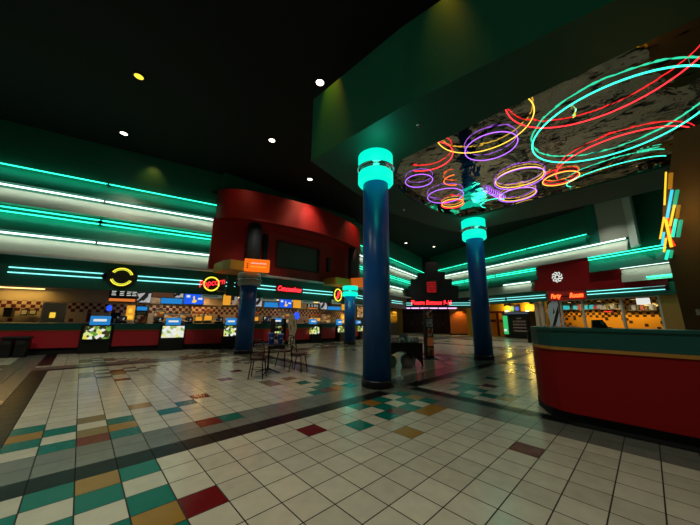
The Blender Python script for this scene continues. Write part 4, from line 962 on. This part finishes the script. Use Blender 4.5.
for x, lb in ((507, 'glowing wall sconce left of the small dark wall sign'), (527.5, 'glowing wall sconce right of the small dark wall sign')):
    uu, zz = FR.uz(x, 311.5, offY+.2)
    t = thing('wall_sconce', lb, 'wall lamp', FR.pt(uu, offY+.02, zz), FR.a, 'sconces on the yellow lobby wall')
    MB().lathe([(.05, -.12), (.14, 0), (.16, .1), (.15, .1)], 0, -.2, 16, caps=True).build('shade', glow('sconce', (1, .85, .5), 3.0), t); MB().box(-.04, .04, -.18, 0, -.1, -.02).build('arm', black_metal, t)
    lamp('POINT', 'bulb', (0, -.4, .3), 55, (1, .66, .10), size=.1, parent=t)
u0, u1, z0, z1 = FR.rect(510, 304.5, 520, 313, offY+.1)
t = thing('wall_sign', 'small dark blue and green sign between the two sconces', 'sign', FR.pt((u0+u1)/2, offY+.02, z0), FR.a); w_ = (u1-u0)/2; h = z1-z0
MB().bbox(-w_, w_, -.05, 0, 0, h, .01).build('face', mat('navy_sign', (.02, .02, .08), .4), t); MB().box(-w_*.8, -w_*.3, -.06, -.05, h*.2, h*.8).build('green_mark', lit_green, t); MB().box(w_*.1, w_*.7, -.06, -.05, h*.3, h*.7).build('blue_mark', glow('lit_blue', (.02, .1, 1), 1.0), t)
for x0, y0, x1, y1, lb in ((504, 303.5, 509, 306, 'small black projector bracket above the left sconce'), (529, 301.5, 532, 304, 'small black bracket above the right sconce')):
    u0, u1, z0, z1 = FR.rect(x0, y0, x1, y1, offY+.3); ob = MB().bbox(-(u1-u0)/2, (u1-u0)/2, -.3, 0, 0, z1-z0, .02).build('wall_bracket', black_mat, loc=FR.pt((u0+u1)/2, offY+.02, z0), rot=FR.a); tag(ob, lb, 'bracket', 'small black brackets on the yellow lobby wall')
u0, u1, z0, z1 = FR.rect(503.5, 315.5, 531, 339, -1.6); w_ = (u1-u0)/2
t = thing('snack_kiosk', 'black snack kiosk with a chalk menu and green lit pillar', 'kiosk', FR.pt((u0+u1)/2, -1.6), FR.a)
MB().bbox(-w_*.86, w_, 0, .8, 0, 2.05, .02).build('cabinet', mat('kiosk_black', (.012, .008, .008), .5), t)
MB().box(-w_, w_, -.06, .85, 2.05, 2.3).build('top_shelf', black_mat, t); MB().box(-w_*.8, w_*.9, -.08, -.06, 2.1, 2.24).build('shelf_lettering', mat('shelf_print', (.1, .13, .2), .5, emit=.15, ecol=(.3, .4, .7)), t)
MB().box(-w_*.35, w_*.85, -.03, 0, .35, 1.9).build('menu_panel', mat('menu_brown', (.03, .015, .012), .6), t)
for k, hh in enumerate((.10, .17, .17, .10, .12)):
    scribble('menu_line', mat('chalk', (.35, .28, .22), .6, emit=.2, ecol=(.7, .5, .35)), t, w_*.25, -.04, 1.72-.27*k, w_*(.3 if k == 0 else .9), hh, .014)
MB().bbox(-w_*.92, -w_*.62, -.12, .1, .3, 1.95, .02).build('green_pillar', lit_green, t); MB().box(-w_*.88, -w_*.66, -.14, -.12, .55, .75).build('white_sticker', lit_white, t)
# pale frames and the grey figure poster
for x0, x1, yt, lb in ((535.5, 539, 300, 'leftmost pale upright beside the yellow lobby'), (541, 544.5, 300, 'second pale upright left of the grey figure poster')):
    u0, u1, z0, z1 = FR.rect(x0, yt, x1, 330, -.2); ob = MB().bbox(-(u1-u0)/2, (u1-u0)/2, -.1, .1, 0, 2.95, .02).build('door_post', mat('pale_post', (.6, .52, .44), .5), loc=FR.pt((u0+u1)/2, -.25), rot=FR.a); tag(ob, lb, 'post', 'pale uprights left of the party room')
u0, u1, z0, z1 = FR.rect(547.5, 302, 560, 330, 0); w_ = (u1-u0)/2
t = thing('figure_poster', 'grey poster board with a slanting black figure left of party room window', 'poster', FR.pt((u0+u1)/2, .02), FR.a)
MB().slab([(-w_*.7, .05), (w_, .05), (w_, 2.9), (w_*.2, 2.95), (-w_*.5, 2.75), (-w_*.9, 2.1), (-w_*.6, 1.5)], -.04, 0).build('board', mat('poster_grey', (.30, .36, .36), .6, emit=.06, ecol=(.6, .75, .8)), t)
MB().slab([(-w_*.95, .8), (-w_*.3, 1.15), (w_*.1, 1.6), (w_*.6, 2.2), (w_, 2.6), (w_, 2.1), (w_*.5, 1.5), (w_*.1, 1.1), (-w_*.8, .65)], -.05, -.04).slab([(w_*.0, 2.0), (w_*.3, 2.5), (w_*.35, 2.1)], -.05, -.04).build('black_figure', black_matte, t)
MB().box(-.3, .3, -.02, .35, 0, .05).build('foot', black_mat, t)
# party room
offP = -4.5
struct(MB().box(FR.u(545, offP, 315), 6.0, 0, .15, 0, 3.3).build('wall_party_room', check_party, loc=FR.pt(0, offP), rot=FR.a))
struct(MB().box(FR.u(561, -.05, 315), 4.0, .0, .12, 0, 1.10).build('wall_party_sill', mat('dark_sill', (.03, .02, .02), .5), loc=FR.pt(0, -.05), rot=FR.a))
g_ = mat('window_steel', (.55, .52, .45), .4)
wn = struct(MB().box(FR.u(560, -.05, 315), FR.u(663, -.05, 315), .02, .10, 2.88, 2.95).build('window_2', g_, loc=FR.pt(0, -.03), rot=FR.a))
for x in (561.5, 583, 622.5, 661.5):
    uu = FR.u(x, -.03, 312); MB().box(uu-.06, uu+.06, 0, .12, 1.1, 2.95).build('window_mullion', g_, wn)
# shelves of lit goods on the party room wall
def pshelf(x0, y0, x1, y1, m, label, off=offP+.4):
    u0, u1, z0, z1 = FR.rect(x0, y0, x1, y1, off); w_ = (u1-u0)/2; h = z1-z0
    t = thing('prize_shelf', label, 'shelf', FR.pt((u0+u1)/2, off, z0), FR.a, 'lit prize shelves in the party room')
    MB().box(-w_, w_, 0, .3, -.03, 0).box(-w_, w_, .27, .3, 0, h).build('frame', steel, t)
    n = max(3, int(w_*2/.22))
    for k in range(n):
        hh = h*(.55+.4*random.random()); x_ = -w_+2*w_*(k+.5)/n
        MB().bbox(x_-w_/n*.8, x_+w_/n*.8, .05, .25, 0, hh, .02).build('prize', m[k % len(m)], t)
cy = glow('prize_teal', (.05, .75, .7), .6); rd = glow('prize_red', (.75, .08, .05), .5); ce = glow('prize_cream', (.6, .5, .35), .45); dk = mat('prize_dark', (.05, .06, .06), .5)
pshelf(562, 303.5, 575.5, 309.5, [cy, cy, dk], 'shelf of teal prizes at left of the party room')
pshelf(576.5, 303, 586, 309.5, [rd, ce, cy], 'shelf with red and white prizes left of the middle mullion')
pshelf(588, 303.5, 600, 309, [cy, rd, ce], 'shelf of teal and orange prizes right of the middle mullion')
pshelf(600.5, 303, 622, 309, [ce, dk, ce, dk], 'long shelf of cream and dark prizes')
pshelf(626, 304, 657, 310, [dk, ce, dk, rd], 'dark prize shelf right of the last window mullion but one')
t = thing('strip_light', 'red strip light below the long prize shelf', 'light', FR.pt(FR.u(607, offP+.5, 311.5), offP+.3, FR.z(607, 311.5, offP+.5)), FR.a)
MB().tube([(-.25, -.1, 0), (.25, -.1, 0)], .03).build('tube', lit_red, t); MB().box(-.27, .27, -.06, 0, -.03, .03).build('housing', black_metal, t)
u0, u1, z0, z1 = FR.rect(636, 298, 649, 304.5, -2.5)
t = thing('light_box', 'bright white light box at right end of the party room', 'lit sign', FR.pt((u0+u1)/2, -2.5, z0), FR.a); MB().bbox(-(u1-u0)/2, (u1-u0)/2, 0, .15, 0, z1-z0, .02).build('face', lit_white, t)
MB().box(-.02, .02, .05, .09, z1-z0, 3.3-z0).build('rod', black_metal, t)
u0, u1, z0, z1 = FR.rect(663, 298, 672, 330, 0)
struct(MB().box(u0, u1+1.5, 0, .25, 0, 2.96).build('wall_yellow_jamb', mat('ochre_jamb', (.36, .20, .04), .6), loc=FR.pt(0, 0), rot=FR.a))
for x, e in ((568, 90), (598, 110), (632, 110)):
    uu = FR.u(x, offP+1.4, 300); t = thing('pendant_lamp', 'pendant lamp in the party room near px' , 'lamp', FR.pt(uu, offP+1.3, 3.1), FR.a, 'warm lamps hanging in the party room')
    t['label'] = {568: 'warm party room lamp above the teal prize shelf', 598: 'warm party room lamp by the middle window mullion', 632: 'warm party room lamp at the right window end'}[x]
    MB().lathe([(.04, .05), (.2, -.1), (.2, -.12)], n=16).build('shade', black_metal, t); MB().cyl(0, 0, -.12, -.09, .12, n=14).build('bulb', glow('warm_bulb', (1, .6, .2), 3), t); MB().cyl(0, 0, .05, .2, .01, n=6).build('cord', black_metal, t)
    lamp('SPOT', 'bulb_light', (0, 0, -.2), e, (1, .62, .12), target=(0, 1.2, -2.2), spot=120, size=.1, parent=t)
# pinwheel emblem and party room lettering
uu, zz = FR.uz(556.5, 277, .3)
t = thing('pinwheel_emblem', 'white pinwheel emblem on the dark red gable', 'emblem', FR.pt(uu, .2, zz), FR.a)
MB().tube(arc_path(.14, 0, 360, y=-.04), .035).build('inner_ring', lit_white, t)
for k in range(9):
    a_ = 2*pi*k/9; MB().tube([(.20*cos(a_), -.04, .20*sin(a_)), (.32*cos(a_+.15), -.04, .32*sin(a_+.15)), (.36*cos(a_+.5), -.04, .36*sin(a_+.5))], .045, 6).build('petal', lit_white, t)
MB().slab([(.4*cos(2*pi*k/24), .4*sin(2*pi*k/24)) for k in range(24)], -.01, 0).build('backing_disc', mat('sign_dark_red', (.08, .01, .01), .6), t)
uu, zz = FR.uz(566.5, 296, .2)
t = thing('neon_sign', 'party room sign in orange red neon script', 'neon sign', FR.pt(uu, .16, zz), FR.a)
w1 = FR.u(583, .2, 296)-FR.u(550, .2, 296)
text('lettering', 'Party', .4, neon_orange, t, -w1*.33, -.05, 0, shear=.3, off=.014, width=w1*.34, height=.42)
text('lettering', 'Room', .4, neon_orange, t, w1*.29, -.05, 0.02, shear=.3, off=.014, width=w1*.40, height=.34)
MB().box(-w1/2, w1/2, 0, .02, -.04, .02).build('mounting_bar', black_metal, t)
t = thing('wall_pillar_shelf', 'x', 'x', (0, 0, -50)); bpy.data.objects.remove(t)

# ================================================================== FURNITURE
def bistro_chair(loc, rot, label):
    t = thing('bistro_chair', label, 'chair', loc, rot, 'black metal chairs round the cafe table')
    MB().lathe([(.01, .47), (.20, .47), (.205, .485), (.19, .50), (.01, .505)], n=28).build('seat', seat_brown, t)
    MB().tube([(.19*cos(2*pi*k/28), .19*sin(2*pi*k/28), .462) for k in range(28)], .011, 6, closed=True).build('seat_ring', black_metal, t)
    for sx in (-1, 1):
        MB().tube([(sx*.13, -.13, .46), (sx*.19, -.19, 0.0)], .015).build('leg', black_metal, t)
        MB().tube([(sx*.13, .13, .46), (sx*.17, .20, 0.0)], .015).build('leg', black_metal, t)
        MB().tube([(sx*.15, .13, .44), (sx*.165, .17, .65), (sx*.14, .22, .90)], .015).build('back_post', black_metal, t)
    MB().tube([(-.14, .22, .90), (-.07, .235, .925), (.07, .235, .925), (.14, .22, .90)], .015).build('top_rail', black_metal, t)
    for z in (.62, .74): MB().tube([(-.155, .17+(z-.62)*.2, z), (0, .19+(z-.62)*.2, z+.03), (.155, .17+(z-.62)*.2, z)], .012).build('back_slat', black_metal, t)
    MB().tube([(.155*cos(2*pi*k/24), .155*sin(2*pi*k/24), .22) for k in range(24)], .008, 6, closed=True).build('foot_ring', black_metal, t)
    pass
    return t
TB = atz(267.5, 373)
t = thing('cafe_table', 'small round black cafe table holding two blue cups', 'table', TB, 0)
MB().lathe([(.01, .735), (.40, .735), (.41, .745), (.41, .755), (.40, .765), (.01, .765)], n=40).build('table_top', black_mat, t)
MB().cyl(0, 0, .05, .735, .025, n=12).build('pedestal', black_metal, t)
for k in range(4):
    a_ = pi/4+k*pi/2; MB().tube([(.02*cos(a_), .02*sin(a_), .12), (.18*cos(a_), .18*sin(a_), .06), (.33*cos(a_), .33*sin(a_), .015)], .014).build('foot', black_metal, t)
def by(px, py): q = atz(px, py); return (q.x, q.y, 0)
def face(loc, off=0): return atan2(TB.y-loc[1], TB.x-loc[0]) + pi/2 + off
l1 = by(257, 378); l2 = by(284, 367); l3 = by(298, 371.5)
bistro_chair(l1, face(l1, .2), 'cafe chair at front left of the round table')
bistro_chair(l2, face(l2, -.3), 'cafe chair on the far side of the round table')
bistro_chair(l3, radians(-150)+pi, 'cafe chair standing alone right of the round table')
for rx_, fy_, lb, s in ((.05, -.02, 'larger blue paper cup on the cafe table', 1.0), (.27, .10, 'smaller blue paper cup at right on the cafe table', .85)):
    q = Vector((TB.x + rx_*.724 + fy_*.69, TB.y - rx_*.69 + fy_*.72, .765))
    t = thing('paper_cup', lb, 'cup', (q.x, q.y, .765), 0, 'blue cups on the cafe table')
    MB().lathe([(.060*s, 0), (.062*s, .01), (.098*s, .27*s), (.102*s, .28*s)], n=24).build('cup_body', blue_cup, t)
    MB().lathe([(.104*s, .275*s), (.104*s, .29*s), (.09*s, .30*s), (.01, .30*s)], n=24).build('lid', mat('cup_lid', (.02, .09, .5), .35), t)
    MB().lathe([(.078*s, .11*s), (.088*s, .19*s)], n=24, caps=False).build('white_print', patch_mat('cup_print', [(.01, .06, .42), (.5, .55, .7), (.01, .06, .42), (.01, .08, .5)], 22), t)
q = Vector((TB.x+.16, TB.y-.02, .765)); 
# leaflet table with a black stretch cover
p0 = (7.50, 5.62)
t = thing('leaflet_table', 'rectangular table under a black stretch cover with arched hems', 'table', (p0[0], p0[1], 0), radians(-36))
hx, hy, hz_ = .68, .36, .76
mb = MB(); n = 12; top = []; botm = []
def hem(s): return .05 + .46*sin(pi*min(max(s, 0), 1))**.8
per = []
for k in range(n): per.append((-hx+2*hx*k/n, -hy, hem(k/n)))
for k in range(n//2): per.append((hx, -hy+2*hy*k/(n//2), hem(k/(n//2))*.9))
for k in range(n): per.append((hx-2*hx*k/n, hy, hem(k/n)))
for k in range(n//2): per.append((-hx, hy-2*hy*k/(n//2), hem(k/(n//2))*.9))
mb.loft([[(x*1.0, y*1.0, z) for x, y, z in per], [(x*.985, y*.96, z+(hz_-z)*.55) for x, y, z in per], [(x, y, hz_-.01) for x, y, z in per], [(x*.99, y*.98, hz_) for x, y, z in per], [(x*.5, y*.5, hz_) for x, y, z in per], [(x*.01, y*.01, hz_) for x, y, z in per]], caps=False)
mb.build('stretch_cover', cloth_black, t)
for sx in (-1, 1):
    for sy in (-1, 1): MB().cyl(sx*(hx-.04), sy*(hy-.03), 0, .74, .02, n=8).build('leg', black_metal, t)
Rt = Matrix.Rotation(radians(-36), 4, 'Z')
def on_table(lx, ly): v = Rt @ Vector((lx, ly, 0)); return (p0[0]+v.x, p0[1]+v.y, hz_)
GT = 'leaflets and frames on the black covered table'
def easel(lx, ly, wd, ht, m, lb, rot=-.2, nm='table_sign'):
    t = thing(nm, lb, 'table sign', on_table(lx, ly), radians(-36)+rot, GT)
    MB().loft([[(-wd/2, -.01, 0), (wd/2, -.01, 0), (wd/2, .0, 0), (-wd/2, .0, 0)], [(-wd/2, .05, ht), (wd/2, .05, ht), (wd/2, .06, ht), (-wd/2, .06, ht)]]).build('board', m, t)
    MB().loft([[(-wd*.2, .09, 0), (wd*.2, .09, 0), (wd*.2, .10, 0), (-wd*.2, .10, 0)], [(-wd*.2, .05, ht*.8), (wd*.2, .05, ht*.8), (wd*.2, .06, ht*.8), (-wd*.2, .06, ht*.8)]]).build('rear_strut', paper, t)
    return t
leaf1 = patch_mat('leaflet_print', [(.6, .65, .6), (.1, .25, .2), (.7, .7, .7), (.3, .35, .45)], 12)
leaf2 = patch_mat('leaflet_print_red', [(.55, .25, .2), (.5, .45, .4), (.25, .1, .08), (.6, .6, .6)], 12)
easel(-.36, .12, .24, .34, leaf1, 'tall pale table sign at left of the black covered table')
easel(-.60, -.02, .20, .26, mat('green_leaflet', (.05, .25, .2), .5), 'green table sign beside the front column', rot=.5)
easel(.22, .12, .26, .24, mat('blue_grey_card', (.12, .2, .3), .5, noise=.4, nscale=14), 'blue grey table sign in middle of the black covered table')
for i, (lx, ly, m, lb, r0) in enumerate(((-.42, -.16, paper, 'open white leaflet at left of the covered table', .3), (-.12, -.05, leaf2, 'reddish leaflet stack left of the blue grey sign', -.2), (.05, -.14, leaf1, 'pale leaflet stack in front of the blue grey sign', .1), (.42, .02, leaf1, 'low pale card stack right of the blue grey sign', .2), (.62, .12, leaf2, 'small leaflet stack at right end of the covered table', -.1))):
    t = thing('leaflet_stack', lb, 'leaflets', on_table(lx, ly), radians(-36)+r0, GT)
    MB().bbox(-.11, .11, -.08, .08, 0, .03+.03*(i % 3), .004).build('sheets', m, t); MB().loft([[(-.11, -.06, .05), (.11, -.06, .05), (.11, -.055, .05), (-.11, -.055, .05)], [(-.11, .04, .15), (.11, .04, .15), (.11, .045, .15), (-.11, .045, .15)]]).build('raised_leaflet', m, t)
# rounded shapes added for the pale reflection seen through the arched hem
for lx, ly, r, m, lb in ((.30, .0, .24, mat('pale_reflection', (.5, .46, .42), .5, noise=.3, nscale=4), 'pale rounded shape standing in for the reflection under right arch of the covered table'), (-.28, .0, .22, mat('green_ball', (.2, .42, .32), .5), 'greenish rounded shape added under the covered table')):
    v = on_table(lx, ly); ob = MB().lathe([(.005, .0), (r*.7, .015), (r, r*.7), (r*.9, r*1.3), (r*.4, r*1.65), (.005, r*1.7)], n=20).build('hem_gap_shape', m, loc=(v[0], v[1], 0)); tag(ob, lb, 'rounded shape')
# totem display
t = thing('totem_display', 'tall slim black totem with strips of orange posters', 'display stand', (10.05, 6.05, 0), radians(-20))
MB().lathe([(.34, 0), (.34, .02), (.30, .04), (.02, .045)], n=32).build('base', black_mat, t)
MB().bbox(-.17, .17, -.10, .10, .04, 1.92, .01).build('body', black_mat, t)
for k in range(5): MB().box(-.145, .145, -.112, -.10, .12+.36*k, .44+.36*k).build('poster', [poster_mix, mat('orange_print_lit', (.85, .22, .03), .5, noise=.6, nscale=18, emit=.05, ecol=(1, .3, .1)), poster_mix, leaf1, poster_mix][k], t)  # orange print given a faint glow for the light on it
MB().box(-.145, .145, .10, .112, .2, 1.8).build('rear_poster', black_matte, t)
